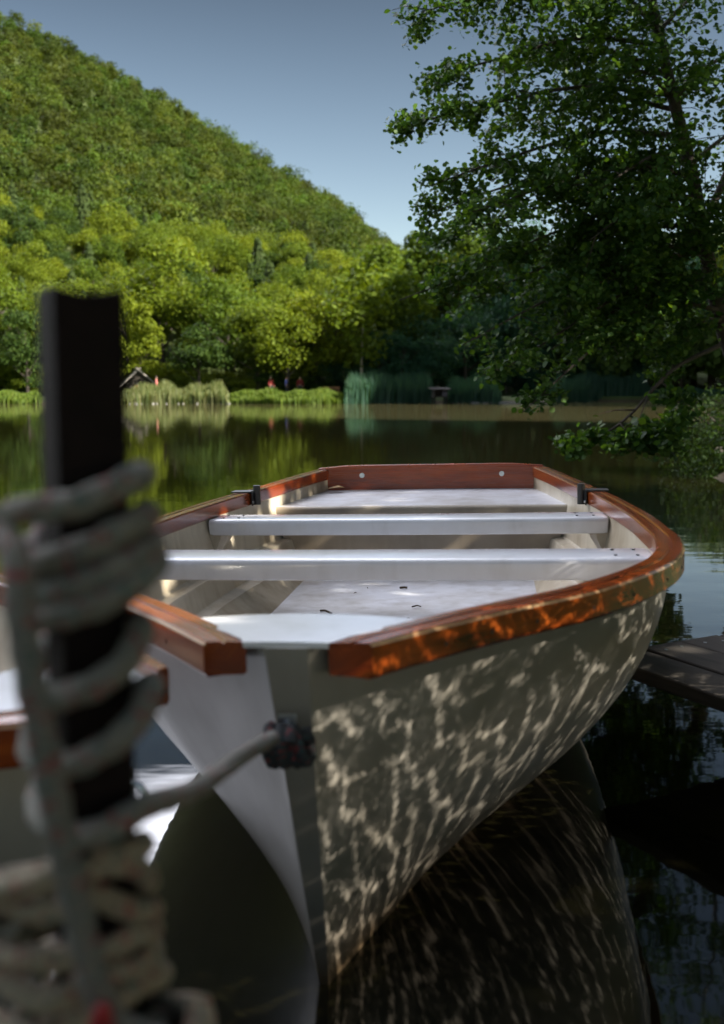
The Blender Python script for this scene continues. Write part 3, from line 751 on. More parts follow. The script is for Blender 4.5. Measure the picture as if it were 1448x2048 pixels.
def proto(key, kind, nf, size, mat, bark, seed):
    PROTO[key] = (crown_mesh('crown', kind, nf, size, M[mat], seed), trunk_mesh('trunk', kind, seed, M[bark]))
for i, kd in enumerate(['round', 'wide', 'tall', 'round', 'loose', 'wide']):
    proto(('lit', i), kd, 6500, .27, 'leaf_lit', 'bark', 20+i)
for i, kd in enumerate(['wide', 'round', 'wide', 'tall']):
    proto(('dark', i), kd, 5500, .28, 'leaf_shaded', 'bark', 40+i)
for i, kd in enumerate(['wide', 'round']):
    proto(('mid', i), kd, 5500, .28, 'leaf_mid', 'bark', 50+i)
proto(('birch', 0), 'tall', 1500, .34, 'leaf_lit', 'birch', 60)
for i in range(2): proto(('fir', i), 'fir', 1800, .40, 'leaf_fir', 'bark', 70+i)
def tree(name, key, x, y, h, label, group=None, wx=1.0, rz=None):
    c, tr = PROTO[key]
    root = empty(name, (x, y, terrain(x, y)-.15), (0, 0, rz if rz is not None else random.uniform(0, 6.28)), label, 'tree', group)
    root.scale = (h/10*wx, h/10*wx, h/10)
    for n_, me in (('trunk', tr), ('crown', c)):
        o = bpy.data.objects.new(n_, me); COL.objects.link(o); o.parent = root
    return root
def px_x(px, y): return (px-724)/F_PX*y
# ---- trees along the far shore, from the left: (photo x, distance, top y, kind key, width, label)
SH = [(20, 92, 540, ('lit', 1), 1.0, 'wide bright tree at the far left edge behind the grass bank', 0),
      (60, 86, 600, ('mid', 0), .9, 'shaded bushy tree low at the left edge beside the post', 0),
      (150, 90, 560, ('lit', 0), 1.0, 'round bright tree behind the top of the post', 0),
      (262, 88, 570, ('lit', 4), .9, 'loose bright tree just right of the post above the hut roof', 0),
      (330, 97, 520, ('lit', 3), 1.1, 'big round yellow green tree behind the dark bush', 0),
      (400, 86, 632, ('mid', 1), 1.25, 'dark round tree with lit fringe behind the pale reeds', 0),
      (455, 94, 545, ('lit', 5), 1.0, 'tall wide sunlit tree right of the dark round tree', 0),
      (520, 88, 590, ('lit', 2), 1.3, 'slender sunlit tree behind the walking people', 0),
      (575, 86, 600, ('lit', 0), 1.15, 'round half shaded tree above the walking people', 0),
      (625, 90, 575, ('lit', 4), 1.2, 'loose light green tree above the bench', 0),
      (670, 93, 560, ('lit', 1), 1.0, 'wide pale tree beside the white birch trunk', 0),
      (722, 87, 520, ('birch', 0), 1.2, 'tall birch with pale slender trunk at the edge of the shade', 0),
      (760, 97, 500, ('lit', 3), 1.2, 'bright yellow green tree below the foot of the hill ridge', 0),
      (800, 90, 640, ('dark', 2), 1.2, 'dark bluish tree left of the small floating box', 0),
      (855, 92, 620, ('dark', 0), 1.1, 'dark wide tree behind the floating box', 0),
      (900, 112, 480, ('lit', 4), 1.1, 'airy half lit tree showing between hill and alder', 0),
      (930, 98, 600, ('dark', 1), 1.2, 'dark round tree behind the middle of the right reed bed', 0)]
for px, y, ty, key, wx, lab, _ in SH:
    h = (778-ty)/F_PX*y + 1.03 - .5
    tree('birch_tree' if key[0] == 'birch' else 'shore_tree', key, px_x(px, y), y, max(h, 4), lab, None, wx, rz=px*.37)
rs = random.Random(11)
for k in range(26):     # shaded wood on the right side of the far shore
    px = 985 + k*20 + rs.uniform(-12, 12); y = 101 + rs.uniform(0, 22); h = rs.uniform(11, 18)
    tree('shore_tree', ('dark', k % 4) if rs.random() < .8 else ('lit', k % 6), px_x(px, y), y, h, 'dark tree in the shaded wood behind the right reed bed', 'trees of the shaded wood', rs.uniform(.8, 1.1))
for k in range(10):
    px = 740 + k*30; y = 112 + rs.uniform(0, 14)
    tree('shore_tree', ('lit', k % 6), px_x(px, y), y, rs.uniform(11, 15), 'half lit tree in the second row below the end of the ridge', 'second row trees below the ridge', rs.uniform(.8, 1.1))
# ---- undergrowth between the shore trees
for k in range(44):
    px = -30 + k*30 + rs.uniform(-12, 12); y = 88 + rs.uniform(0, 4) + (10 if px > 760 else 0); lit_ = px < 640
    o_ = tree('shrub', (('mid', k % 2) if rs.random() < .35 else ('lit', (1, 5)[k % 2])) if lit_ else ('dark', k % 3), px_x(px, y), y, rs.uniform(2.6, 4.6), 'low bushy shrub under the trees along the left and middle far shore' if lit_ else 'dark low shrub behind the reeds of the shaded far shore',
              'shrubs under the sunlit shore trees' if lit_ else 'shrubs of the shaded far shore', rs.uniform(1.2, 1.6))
    o_['category'] = 'shrub'; o_.location.z -= .5
# ---- trees on the lower hillside: individuals
cnt = 0; occupied = []
yy = 100.0; row_i = 0
while yy < 150 and cnt < 290:
    x = -.40*yy + (row_i % 2)*2.2
    while x < .06*yy:
        X_ = x+rs.uniform(-1.2, 1.2); Y_ = yy+rs.uniform(-1.6, 1.6)
        fir = rs.random() < .10
        key = ('fir', cnt % 2) if fir else (('lit', rs.randrange(6)) if rs.random() < .78 else ('mid', rs.randrange(2)))
        h = rs.uniform(6.5, 9.5) if fir else rs.uniform(4.8, 9.5)
        lab = {'fir': 'dark pointed conifer among the broadleaf trees of the lower hillside', 'lit': 'bright green broadleaf tree in the wood on the lower hillside', 'mid': 'dark green broadleaf tree in the wood on the lower hillside'}[key[0]]
        tree('hillside_tree', key, X_, Y_, h, lab, {'fir': 'conifers on the lower hillside', 'lit': 'bright trees on the lower hillside', 'mid': 'dark trees on the lower hillside'}[key[0]], rs.uniform(.9, 1.15))
        cnt += 1; x += 4.4
    yy += 3.9; row_i += 1
# ---- upper forest: one mass
def forest(name, spots, seed, nf, size):
    rng = np.random.default_rng(seed); PT = []
    for kd, sdv in (('round', 1), ('wide', 2), ('round', 3), ('tall', 4), ('fir', 5), ('loose', 6)):
        PT.append(crown_points(np.random.default_rng(seed*10+sdv), kd, nf))
    Vs, Ts = [], []
    for (x, y, h, kind, tint) in spots:
        p, n_ = PT[kind]; a = rng.random()*6.28; ca, sa = math.cos(a), math.sin(a)
        R = np.array([[ca, -sa, 0], [sa, ca, 0], [0, 0, 1]])
        pp = (p@R.T)*h*np.array([1.15, 1.15, 1]) + np.array([x, y, terrain(x, y)-.10*h]); nn = n_@R.T
        v, _, _ = leaf_arrays(pp, nn, size*(.6+.8*rng.random(len(pp))), .8, rng=rng)
        Vs.append(v); Ts.append(np.tile(np.array([*tint, 1.0]), (len(v), 1)))
    v = np.concatenate(Vs); n_f = len(v)//4
    me = np_mesh(name, v, np.arange(4*n_f, dtype=np.int32), np.full(n_f, 4, dtype=np.int32), M['forest'], np.concatenate(Ts))
    o = bpy.data.objects.new(name, me); COL.objects.link(o); return o
spots = []; yy = 150.0; row_i = 0
while yy < 352:
    st = 3.7 + (yy-150)*.0045
    x = -.43*yy + (row_i % 2)*st*.5
    while x < .085*yy+4:
        X_ = x+rs.uniform(-1.5, 1.5); Y_ = yy+rs.uniform(-1.5, 1.5)
        q = rs.random()
        clump = .5+.5*math.sin(X_*.085+1.3*math.sin(Y_*.05))*math.cos(Y_*.06)
        if q < .05+.10*(clump > .75): kind, tint, h = rs.choice([3, 4]), (.056, .086, .020), rs.uniform(5.5, 7.6)
        else:
            kind = rs.choice([0, 1, 2, 3, 5]); g = rs.choice([.62, .8, .95, 1.05, 1.2, 1.35])*rs.uniform(.9, 1.1)*(.72+.4*clump)
            tint = (.056*g*rs.uniform(.8, 1.2), .086*g, .013*g); h = rs.choice([3.8, 5, 6, 6.8, 8.2])*rs.uniform(.9, 1.15)
        spots.append((X_, Y_, h, kind, tint)); x += st
    yy += st*.92; row_i += 1
tag(forest('hillside_forest', spots, 3, 400, .50), 'dense sunlit green forest covering the upper part of the steep hill', 'forest', kind='stuff')
spots = []
for k in range(420):
    x = rs.uniform(20, 95); y = rs.uniform(96, 190)
    g = rs.uniform(.7, 1.2); spots.append((x, y, rs.uniform(8, 13), rs.choice([0, 1, 2, 3, 5]), (.070*g, .115*g, .026*g)))
tag(forest('valley_forest', spots, 4, 330, .8), 'dim green wood rising on the right behind the shaded far shore', 'forest', kind='stuff')

# ------------------------------------------------------------------ reeds, grass, stones
def blades(name, pts, hts, wdt, mat, lean=.25, seed=1):
    rng = np.random.default_rng(seed); n = len(pts); a = rng.random(n)*6.28
    d = np.stack([np.cos(a), np.sin(a), 0*a], 1); ln = rng.normal(size=(n, 2))*lean
    tip = pts + np.stack([ln[:, 0]*hts, ln[:, 1]*hts, hts], 1); midp = pts + np.stack([ln[:, 0]*hts*.3, ln[:, 1]*hts*.3, hts*.55], 1)
    w_ = wdt*(.7+.6*rng.random(n))[:, None]
    v = np.stack([pts-d*w_, pts+d*w_, midp+d*w_*.8, tip+d*w_*.1, tip-d*w_*.1, midp-d*w_*.8], 1).reshape(-1, 3)
    base = (np.arange(n, dtype=np.int32)*6)[:, None]
    f = np.concatenate([base+np.array([0, 1, 2, 5], dtype=np.int32), base+np.array([5, 2, 3, 4], dtype=np.int32)], 1).reshape(-1)
    me = np_mesh(name, v, f.astype(np.int32), np.full(2*n, 4, dtype=np.int32), mat)
    o = bpy.data.objects.new(name, me); COL.objects.link(o); return o
def reed_bed(name, px0, px1, n, h0, h1, mat, label, depth=(-1.0, 2.2), seed=1, wdt=.035):
    rng = np.random.default_rng(seed); P = []; Hs = []
    for k in range(n):
        px = px0+(px1-px0)*rng.random(); y = 80.0
        for _ in range(3): x = px_x(px, y); y = shore_y(x)
        y += depth[0]+(depth[1]-depth[0])*rng.random(); x = px_x(px, y)
        P.append((x, y, max(terrain(x, y), -.2)))
        ed = min(1, min(px-px0, px1-px)/22+.35)
        Hs.append((h0+(h1-h0)*(.5+.5*math.sin(px*.09)*math.sin(px*.031))*1.0)*ed*rng.uniform(.75, 1.1))
    o = blades(name, np.array(P), np.array(Hs), wdt, mat, .10, seed); tag(o, label, 'reeds', kind='stuff'); return o
reed_bed('reed_bed', 688, 868, 3600, 1.7, 2.2, M['reed'], 'dark bluish green reed bed left of the floating box', seed=2)
reed_bed('reed_bed', 886, 1000, 2200, 1.4, 2.1, M['reed'], 'dark reed bed right of the floating box', seed=3)
reed_bed('reed_bed', 1096, 1295, 3600, 1.7, 2.3, M['reed'], 'wide dark reed bed seen under the alder branches', seed=4)
reed_bed('reed_bed', 242, 462, 3600, .7, 1.5, M['reed_lit'], 'pale sunlit reeds along the shore right of the post', seed=5)
reed_bed('bank_grass', -40, 90, 2600, .35, .7, M['grass'], 'bright grass tufts on the bank at the left edge', depth=(-.2, 5), seed=6, wdt=.05)
reed_bed('bank_grass', 455, 695, 3800, .45, .85, M['grass'], 'low green waterside plants in front of the people and bench', depth=(-.6, 2), seed=7, wdt=.05)
reed_bed('bank_grass', 1290, 1500, 2400, .5, .9, M['reed'], 'dark low grass on the far bank right of the reeds', depth=(-.4, 3), seed=8, wdt=.05)
mb = MB(); rs2 = random.Random(5)
for k in range(120):
    px = rs2.triangular(890, 1095, 985) if k < 75 else rs2.uniform(245, 470); y = 80
    for _ in range(3): x = px_x(px, y); y = shore_y(x)
    y -= rs2.uniform(.3, 1.2); x = px_x(px, y); s_ = rs2.uniform(.05, .15)
    mb.box((x, y, -.10), (s_*1.5, s_, s_), Matrix.Rotation(rs2.uniform(0, 3), 3, 'Z') @ Matrix.Rotation(rs2.uniform(-.4, .4), 3, 'X'))
st_ = mb.build('shore_stones', mat_plain('pale_stone', (.22, .215, .20), .9, .3, 3)); bevel(st_, .03, 1)
tag(st_, 'pale stones along the waterline of the far shore', 'stones', kind='stuff')

# ------------------------------------------------------------------ far shore things
M['red_cloth'] = mat_plain('red_jacket', (.16, .008, .008), .8, .2, 6)
M['blue_cloth'] = mat_plain('blue_jacket', (.02, .035, .16), .8, .2, 6)
M['pink_cloth'] = mat_plain('pink_shirt', (.55, .16, .15), .8, .2, 6)
M['trouser'] = mat_plain('dark_trousers', (.02, .022, .03), .85, .3, 6)
M['skin'] = mat_plain('skin', (.42, .24, .17), .6, .1, 10)
M['hair'] = mat_plain('brown_hair', (.03, .018, .010), .7, .3, 20)
def skin_body(name, nodes, edges, radii, mat, parent, root=0, sub=1):
    me = bpy.data.meshes.new(name); me.from_pydata(nodes, edges, []); me.materials.append(mat)
    o = bpy.data.objects.new(name, me); COL.objects.link(o); o.parent = parent
    sk = o.modifiers.new('skin', 'SKIN'); sk.use_smooth_shade = True
    sv = me.skin_vertices[0].data if me.skin_vertices else None
    if sv is None:
        bpy.context.view_layer.objects.active = o
        me.attributes.update() if hasattr(me.attributes, 'update') else None
    for i, r in enumerate(radii):
        me.skin_vertices[0].data[i].radius = (r, r) if not isinstance(r, tuple) else r
    me.skin_vertices[0].data[root].use_root = True
    s = o.modifiers.new('sub', 'SUBSURF'); s.levels = s.render_levels = sub; return o
def person(px, y, rz, cloth, label, stride=.18, arm=.1, h=1.72):
    x = px_x(px, y); root = empty('person', (x, y, terrain(x, y)), (0, 0, rz), label, 'person'); k = h/1.75; root.scale = (k, k, k)
    nodes = [(0, 0, .95), (0, 0, 1.15), (0, .01, 1.38), (0, 0, 1.50), (0, -.01, 1.57), (0, -.02, 1.66), (0, -.005, 1.74),
             (-.10, 0, .90), (-.11, -stride*.5, .50), (-.11, -stride*.8, .09), (-.11, -stride*.8-.16, .03),
             (.10, 0, .90), (.11, stride*.6, .50), (.11, stride*1.2, .10), (.11, stride*1.2-.15, .03),
             (-.19, 0, 1.43), (-.24, arm*.4, 1.16), (-.25, -arm, .92), (-.25, -arm-.03, .80),
             (.19, 0, 1.43), (.24, -arm*.4, 1.16), (.25, -arm*1.6, .93), (.25, -arm*1.7-.03, .81)]
    edges = [(0, 1), (1, 2), (2, 3), (3, 4), (4, 5), (5, 6), (0, 7), (7, 8), (8, 9), (9, 10), (0, 11), (11, 12), (12, 13), (13, 14), (2, 15), (15, 16), (16, 17), (17, 18), (2, 19), (19, 20), (20, 21), (21, 22)]
    rd = [(.14, .10), (.135, .10), (.16, .11), .055, .06, (.075, .095), .06, .085, .06, .042, .035, .085, .06, .042, .035, .055, .042, .034, .03, .055, .042, .034, .03]
    skin_body('body', nodes, edges, rd, M['skin'], root)
    jn = [nodes[i] for i in (0, 1, 2, 15, 16, 17, 19, 20, 21, 3)]
    skin_body('jacket', [(p[0], p[1], p[2]) for p in jn], [(0, 1), (1, 2), (2, 3), (3, 4), (4, 5), (2, 6), (6, 7), (7, 8), (2, 9)], [(.165, .125), (.16, .125), (.18, .135), .075, .06, .05, .075, .06, .05, .07], cloth, root)
    skin_body('trousers', [nodes[i] for i in (0, 7, 8, 9, 11, 12, 13)], [(0, 1), (1, 2), (2, 3), (0, 4), (4, 5), (5, 6)], [(.15, .115), .10, .075, .06, .10, .075, .06], M['trouser'], root)
    hm = MB(); hp = [(0, .02, 1.62), (0, .012, 1.70), (0, 0, 1.765), (0, -.005, 1.79)]
    hm.tube(hp, [.085, .098, .075, .02], 10); hm.build('hair', M['hair'], root, smooth=80)
    return root
person(543, 85.6, .9, M['red_cloth'], 'person in a red jacket walking, leftmost of three on the far shore')
person(574, 85.8, 1.3, M['blue_cloth'], 'person in a dark blue jacket walking between two people in red')
person(601, 85.4, .2, M['red_cloth'], 'person in a red jacket standing nearest to the bench', stride=.05)
person(316, 84.0, 1.8, M['pink_cloth'], 'person in a pink top behind the pale reeds beside the grey roof', stride=.05)
# bench
bx_, by_ = px_x(664, 86.5), 86.5
bench = empty('park_bench', (bx_, by_, terrain(bx_, by_)), (0, 0, .15), 'long orange brown wooden bench on the grassy far shore', 'bench')
M['bench'] = mat_wood('bench_wood', (.20, .085, .03), (.33, .15, .055), (.42, .21, .08), .6, 0, False, .5)
m = MB()
for k in range(3): m.box((0, -.16+.13*k, .46), (1.5, .11, .04))
m.build('seat', M['bench'], bench)
m = MB()
for k in range(2): m.box((0, .24+.02*k, .66+.15*k), (1.5, .035, .12))
m.build('backrest', M['bench'], bench)
for sx in (-.6, .6):
    MB().box((sx, -.15, .22), (.07, .07, .44)).build('leg', M['bench'], bench); MB().box((sx, .20, .43), (.07, .06, .86)).build('leg', M['bench'], bench)
# duck house
dx_, dy_ = px_x(878, 80.5), 80.5
dh = empty('duck_house', (dx_, dy_, -.1), (0, 0, .2), 'small dark wooden box with overhanging roof standing in the water by the reeds', 'duck house')
m = MB().box((0, 0, .42), (1.0, .8, .06)).box((-.42, 0, .68), (.05, .76, .46)).box((.42, 0, .68), (.05, .76, .46)).box((0, .36, .68), (.8, .04, .46))
m.build('box', M['old_wood'], dh)
MB().box((0, 0, .96), (1.35, 1.1, .06), Matrix.Rotation(.12, 3, 'X')).build('roof', M['old_wood'], dh)
MB().box((.25, -.37, .62), (.34, .03, .32)).build('front_panel', mat_plain('grey_board', (.07, .06, .075), .8, .2, 6), dh)
for sx in (-.4, .4):
    for sy in (-.3, .3): MB().tube([(sx, sy, -1.4), (sx, sy, .39)], .05, 8).build('leg', M['old_wood'], dh)
dh.scale = (1.2, 1.2, 1.2)
# hut with pale roof
hx, hy = px_x(272, 86.5), 87.5
hut = empty('hut', (hx, hy, terrain(hx, hy)), (0, 0, .35), 'small hut with a steep pale grey roof half hidden right of the post', 'hut')
M['roof'] = mat_plain('weathered_grey_roof', (.30, .27, .25), .9, .25, 3)
MB().box((0, 0, .55), (2.2, 2.6, 1.1)).build('wall', M['old_wood'], hut)
for sx in (-1, 1):
    MB().box((sx*.80, 0, 1.62), (2.55, 3.1, .10), Matrix.Rotation(sx*rad(40), 3, 'Y')).build('roof', M['roof'], hut)
m = MB(); b_ = [(-1.1, -1.296, 1.1), (1.1, -1.296, 1.1), (0, -1.296, 2.1)]
mesh_obj('gable', b_ + [(p[0], -1.24, p[2]) for p in b_], [(0, 1, 2), (5, 4, 3), (0, 3, 4, 1), (1, 4, 5, 2), (2, 5, 3, 0)], M['old_wood'], hut)
MB().box((0, -1.315, .5), (.7, .03, .95)).build('door', M['bench'], hut)

# ------------------------------------------------------------------ the alder over the right side of the lake
def bough_leaves(rng, P, n, spread, hang, size):
    """leaves along a limb path P (list of Vector), denser to the tip, hanging a little"""
    P = np.array([tuple(p) for p in P]); seg = np.linalg.norm(np.diff(P, axis=0), axis=1); cum = np.concatenate([[0], np.cumsum(seg)])
    u = (rng.random(n)**.8)*cum[-1]
    q = np.stack([np.interp(u, cum, P[:, k]) for k in range(3)], 1)
    # leaves gather on side twigs
    nt = max(4, int(cum[-1]/.085)); tw = rng.random(nt)*cum[-1]; td = unit(rng.normal(size=(nt, 3))*np.array([1, 1, .45])+np.array([-.5, 0, -.1]))
    ti = rng.integers(0, nt, n)
    base = np.stack([np.interp(tw[ti], cum, P[:, k]) for k in range(3)], 1)
    fr = 1-.6*(tw[ti]/cum[-1])
    ln = rng.random(n)**.7*spread*fr*1.6
    q = base+td[ti]*ln[:, None]*np.array([1, 1.5, .8])+rng.normal(size=(n, 3))*np.array([.05, .06, .045])
    q[:, 2] -= hang*ln**1.5
    nr = unit(rng.normal(size=(n, 3))*.75+np.array([0, -.25, .9]))
    return q, nr, size*(.65+.7*rng.random(n)), [(np.array([np.interp(tw[i], cum, P[:, k]) for k in range(3)]), td[i]) for i in range(nt)]
rng = np.random.default_rng(12)
alder = empty('alder_tree', (3.75, 9.1, terrain(3.75, 9.1)), (0, 0, 0), 'large dark leaning alder with low boughs reaching over the water on the right', 'tree')
def al(v): return Vector(v)-alder.location
tp = [Vector((3.75, 9.1, .1)), at(1475, 740, 9.1), at(1442, 640, 9.1), at(1412, 500, 9.05), at(1380, 330, 9.0), at(1345, 190, 9.0), at(1312, 40, 9.0), at(1270, -180, 9.0), at(1255, -420, 9.0), at(1240, -640, 9)]
tb_ = MB().tube([al(p) for p in catmull(tp, 4)], list(np.linspace(.085, .02, 37)), 10)
tb_.tube([al(p) for p in catmull([at(1404, 460, 9.05), at(1470, 300, 9.3), at(1510, 120, 9.5), at(1500, -150, 9.6)], 4)], list(np.linspace(.04, .012, 13)), 8)
tb_.build('trunk', M['bark'], alder, smooth=60)
B = [  # (start px, tip px, tip distance, leaves, spread)
    ((1280, -150), (900, -170), 8.6, 1500, .5), ((1262, -330), (930, -390), 8.8, 1300, .5), ((1260, -300), (1560, -380), 9.2, 1000, .5), ((1290, -80), (1640, -160), 9.6, 1200, .5), ((1255, -440), (960, -560), 8.7, 1600, .6), ((1250, -520), (1050, -760), 8.9, 1500, .6), ((1250, -500), (1450, -700), 9.2, 1500, .6), ((1262, -300), (1080, -280), 8.4, 1500, .6), ((1258, -380), (1400, -420), 8.8, 1500, .6), ((1285, -120), (1120, -140), 9.4, 1300, .5), ((1262, -260), (1420, -230), 8.9, 1400, .55),
    ((1300, 0), (845, 22), 8.5, 2300, .36), ((1310, 40), (1010, -40), 8.2, 1600, .45), ((1325, 90), (850, 165), 8.7, 2300, .30), ((1335, 150), (1040, 130), 9.6, 1500, .40),
    ((1345, 190), (775, 262), 8.4, 2500, .28), ((1352, 220), (1000, 260), 9.5, 1500, .36), ((1365, 270), (850, 375), 8.6, 2300, .30), ((1378, 320), (845, 432), 8.9, 2100, .30),
    ((1385, 350), (960, 420), 8.0, 2200, .42), ((1390, 380), (890, 480), 9.4, 2000, .36), ((1396, 420), (980, 520), 8.2, 2200, .44), ((1400, 450), (800, 600), 8.4, 2200, .26),
    ((1405, 470), (940, 600), 9.2, 2300, .42), ((1412, 505), (925, 690), 8.0, 2300, .34), ((1418, 540), (1010, 740), 8.1, 2000, .34), ((1420, 555), (1045, 825), 7.9, 1700, .24),
    ((1425, 575), (1100, 700), 8.8, 1900, .38), ((1410, 500), (1150, 600), 8.2, 2000, .46), ((1395, 400), (1180, 480), 8.0, 2000, .5), ((1380, 330), (1200, 380), 8.1, 1600, .5),
    ((1345, 200), (1200, 160), 8.2, 1500, .45), ((1320, 70), (1180, 40), 8.4, 1500, .5),
    ((1400, 440), (1620, 420), 9.4, 1600, .5), ((1380, 330), (1600, 260), 9.6, 1500, .5), ((1345, 200), (1560, 100), 9.5, 1500, .5), ((1430, 600), (1600, 640), 9.2, 1400, .45), ((1320, 60), (1500, -20), 9.6, 1300, .5),
    ((1435, 620), (1240, 700), 8.6, 900, .3), ((1440, 640), (1330, 760), 8.7, 700, .28)]
Q, N_, S_ = [], [], []
tw = MB()
for (a, b, Yt, n, spd) in B:
    p0 = at(a[0], a[1], 9.05); p1 = at(b[0], b[1], Yt)
    m1 = p0.lerp(p1, .35)+Vector((0, 0, .16)); m2 = p0.lerp(p1, .7)+Vector((0, 0, .10))
    path = catmull([p0, m1, m2, p1], 5)
    q, nr, s_, tws = bough_leaves(rng, path, int(n*(.74 if b[1] < 400 else 1.0)), spd*(1.15 if b[1] < 400 else .98), .42, .047)
    Q.append(q); N_.append(nr); S_.append(s_)
    tw.tube([al(p) for p in path], list(np.linspace(.024, .004, len(path))), 6)
    for (bp, td) in tws[:26]:
        e_ = Vector(bp)+Vector(td)*spd*.9
        tw.tube([al(bp), al(Vector(bp).lerp(e_, .6)), al(e_-Vector((0, 0, .05)))], [.005, .004, .002], 4, False)
tw.build('limbs', M['bark'], alder, smooth=60)
q = np.concatenate(Q)-np.array(tuple(alder.location)); v, l, s_ = leaf_arrays(q, np.concatenate(N_), np.concatenate(S_), .78, 'leaf', rng)
o = bpy.data.objects.new('crown', np_mesh('crown', v, l, s_, M['alder'])); COL.objects.link(o); o.parent = alder

# branch dipping into the water
db_ = empty('fallen_branch', at(1440, 690, 8.6), (0, 0, 0), 'bare dark branch hanging from the right and dipping leafy into the water', 'branch')
o0 = db_.location.copy()
pth = catmull([at(1440, 690, 8.6), at(1345, 740, 8.6), at(1260, 830, 8.7), at(1190, 880, 8.8), at(1130, 905, 8.9)], 6)
m = MB().tube([p-o0 for p in pth], list(np.linspace(.022, .004, len(pth))), 6)
for a, b in (((1300, 785), (1275, 850)), ((1270, 820), (1190, 830)), ((1320, 760), (1400, 850)), ((1240, 845), (1265, 890))):
    p0, p1 = at(*a, 8.65)-o0, at(*b, 8.5)-o0; m.tube([p0, p0.lerp(p1, .5)+Vector((0, 0, .02)), p1], [.009, .006, .002], 5)
m.build('stem', M['bark'], db_, smooth=60)
q1, n1, s1, _ = bough_leaves(rng, [at(1300, 850, 8.5), at(1220, 875, 8.6), at(1120, 898, 8.8)], 750, .16, .2, .06)
q2, n2_, s2, _ = bough_leaves(rng, [at(1440, 780, 8.3), at(1370, 830, 8.3), at(1290, 880, 8.5)], 1100, .26, .3, .06)
q = np.concatenate([q1, q2])-np.array(tuple(o0)); q[:, 2] = np.maximum(q[:, 2], .02-o0.z+rng.random(len(q))*.05)
v, l, s_ = leaf_arrays(q, np.concatenate([n1, n2_]), np.concatenate([s1, s2]), .78, 'leaf', rng)
o = bpy.data.objects.new('leaves', np_mesh('leaves', v, l, s_, M['alder'])); COL.objects.link(o); o.parent = db_
# willow bush at the right bank
wb = empty('willow_bush', (5.3, 13.6, terrain(5.3, 13.6)), (0, 0, 0), 'dim weeping bush of fine leaves at the right edge above the water', 'bush')
rngb = np.random.default_rng(5); n = 7000
d = unit(rngb.normal(size=(n, 3))); d[:, 2] = np.abs(d[:, 2]); rr = .55+.5*rngb.random(n)
q = d*rr[:, None]*np.array([1.15, 1.2, 1.25])+np.array([0, 0, .0]); q[:, 2] = np.maximum(q[:, 2]-.25*rngb.random(n), -.25)
v, l, s_ = leaf_arrays(q, unit(d+rngb.normal(size=(n, 3))*.6), .07*(.6+.8*rngb.random(n)), .4, 'quad', rngb)
M['willow'] = mat_leaf('willow_leaf', (.012, .028, .005), (.020, .042, .008), (.032, .060, .012), .3, .6, spec=.08)
o = bpy.data.objects.new('foliage', np_mesh('foliage', v, l, s_, M['willow'])); COL.objects.link(o); o.parent = wb
m = MB()
for k in range(9):
    a = k*.7; m.tube([(0, 0, -.3), (.45*math.cos(a), .45*math.sin(a), .5), (.8*math.cos(a), .8*math.sin(a), .75)], [.03, .02, .006], 5)
m.build('stem', M['bark'], wb)

# ------------------------------------------------------------------ bank trees outside the frame (they shade the boat)
SD = np.array(tuple(sun_dir))
HU = Vector((.56, .83, 0)).normalized()            # along the starboard bow of the boat
H0 = Vector((-.10, 1.56, 0))
def hull_pt(u, v): return H0 + HU*u + Vector((.02*u, 0, 0)) + Vector((0, 0, v))
hn = np.cross(np.array(tuple(HU)), np.array([0, 0, 1.0]))
GAPS = [((-.40, 1.90, .62), .16), ((-.55, 2.35, .42), .10), ((-.50, 2.15, .33), .10), ((-.62, 3.3, .45), .09), ((-.45, 4.5, .52), .08), ((-.5, 3.9, .5), .09)]
THIN = .03
def sun_gaps(p, bow=True):
    """True for leaves that stand in one of the openings the sun shines through"""
    m = np.zeros(len(p), bool)
    for c, r in GAPS:
        d = p-np.array(c); t = d@SD; m |= (np.linalg.norm(d-t[:, None]*SD, axis=1) < r) & (t > 0)
    if bow:
        d = p-np.array(tuple(H0)); t = (d@hn)/(SD@hn); q = d-t[:, None]*SD; u = q@np.array(tuple(HU)); v = q[:, 2]  # opening cut through the crowns so sun reaches the added leaf screen
        m |= (u > -.06) & (u < 1.75) & (v > -.12) & (v < .625) & (t > 0) & (np.random.default_rng(len(p)).random(len(p)) > THIN)
    return m
def big_tree(x, y, h, n, seed, label, rx=3.2, rz=2.6, zc=None, size=.15, ty=0.0):
    rg = np.random.default_rng(seed); z0 = terrain(x, y)
    root = empty('bank_tree', (x, y, z0-.1), (0, 0, 0), label, 'tree')
    zc = zc or h*.6
    nl = 60; c = unit(rg.normal(size=(nl, 3)))*(rg.random(nl)**.4)[:, None]*np.array([rx, rx, rz])+np.array([0, 0, zc])
    i_ = rg.integers(0, nl, n); q = c[i_]+rg.normal(size=(n, 3))*np.array([.42, .42, .30])
    q = q[~sun_gaps(q+np.array([x, y, z0-.1]))]; n = len(q)
    v, l, s = leaf_arrays(q, unit(rg.normal(size=(n, 3))*.7+np.array([0, 0, .8])), size*(.6+.8*rg.random(n)), .8, 'quad', rg)
    o = bpy.data.objects.new('crown', np_mesh('crown', v, l, s, M['shade_tree'])); COL.objects.link(o); o.parent = root
    m = MB().tube([(.3, ty, -.3), (.3, ty, h*.3), (.2, ty*.9, h*.6), (.2, ty*.6, h*.85)], [.2, .16, .1, .03], 9)
    for k in range(24):
        e = Vector(c[k]); b = Vector((.25, ty*.95, max(h*.25, e.z-1.2)))
        if sun_gaps(np.array([tuple(b.lerp(e, f_/8)) for f_ in range(9)])+np.array([x, y, z0-.1])).any(): continue
        m.tube([b, b.lerp(e, .5)+Vector((0, 0, .2)), e], [.06, .04, .012], 5)
    m.build('trunk', M['bark'], root, smooth=60); return root
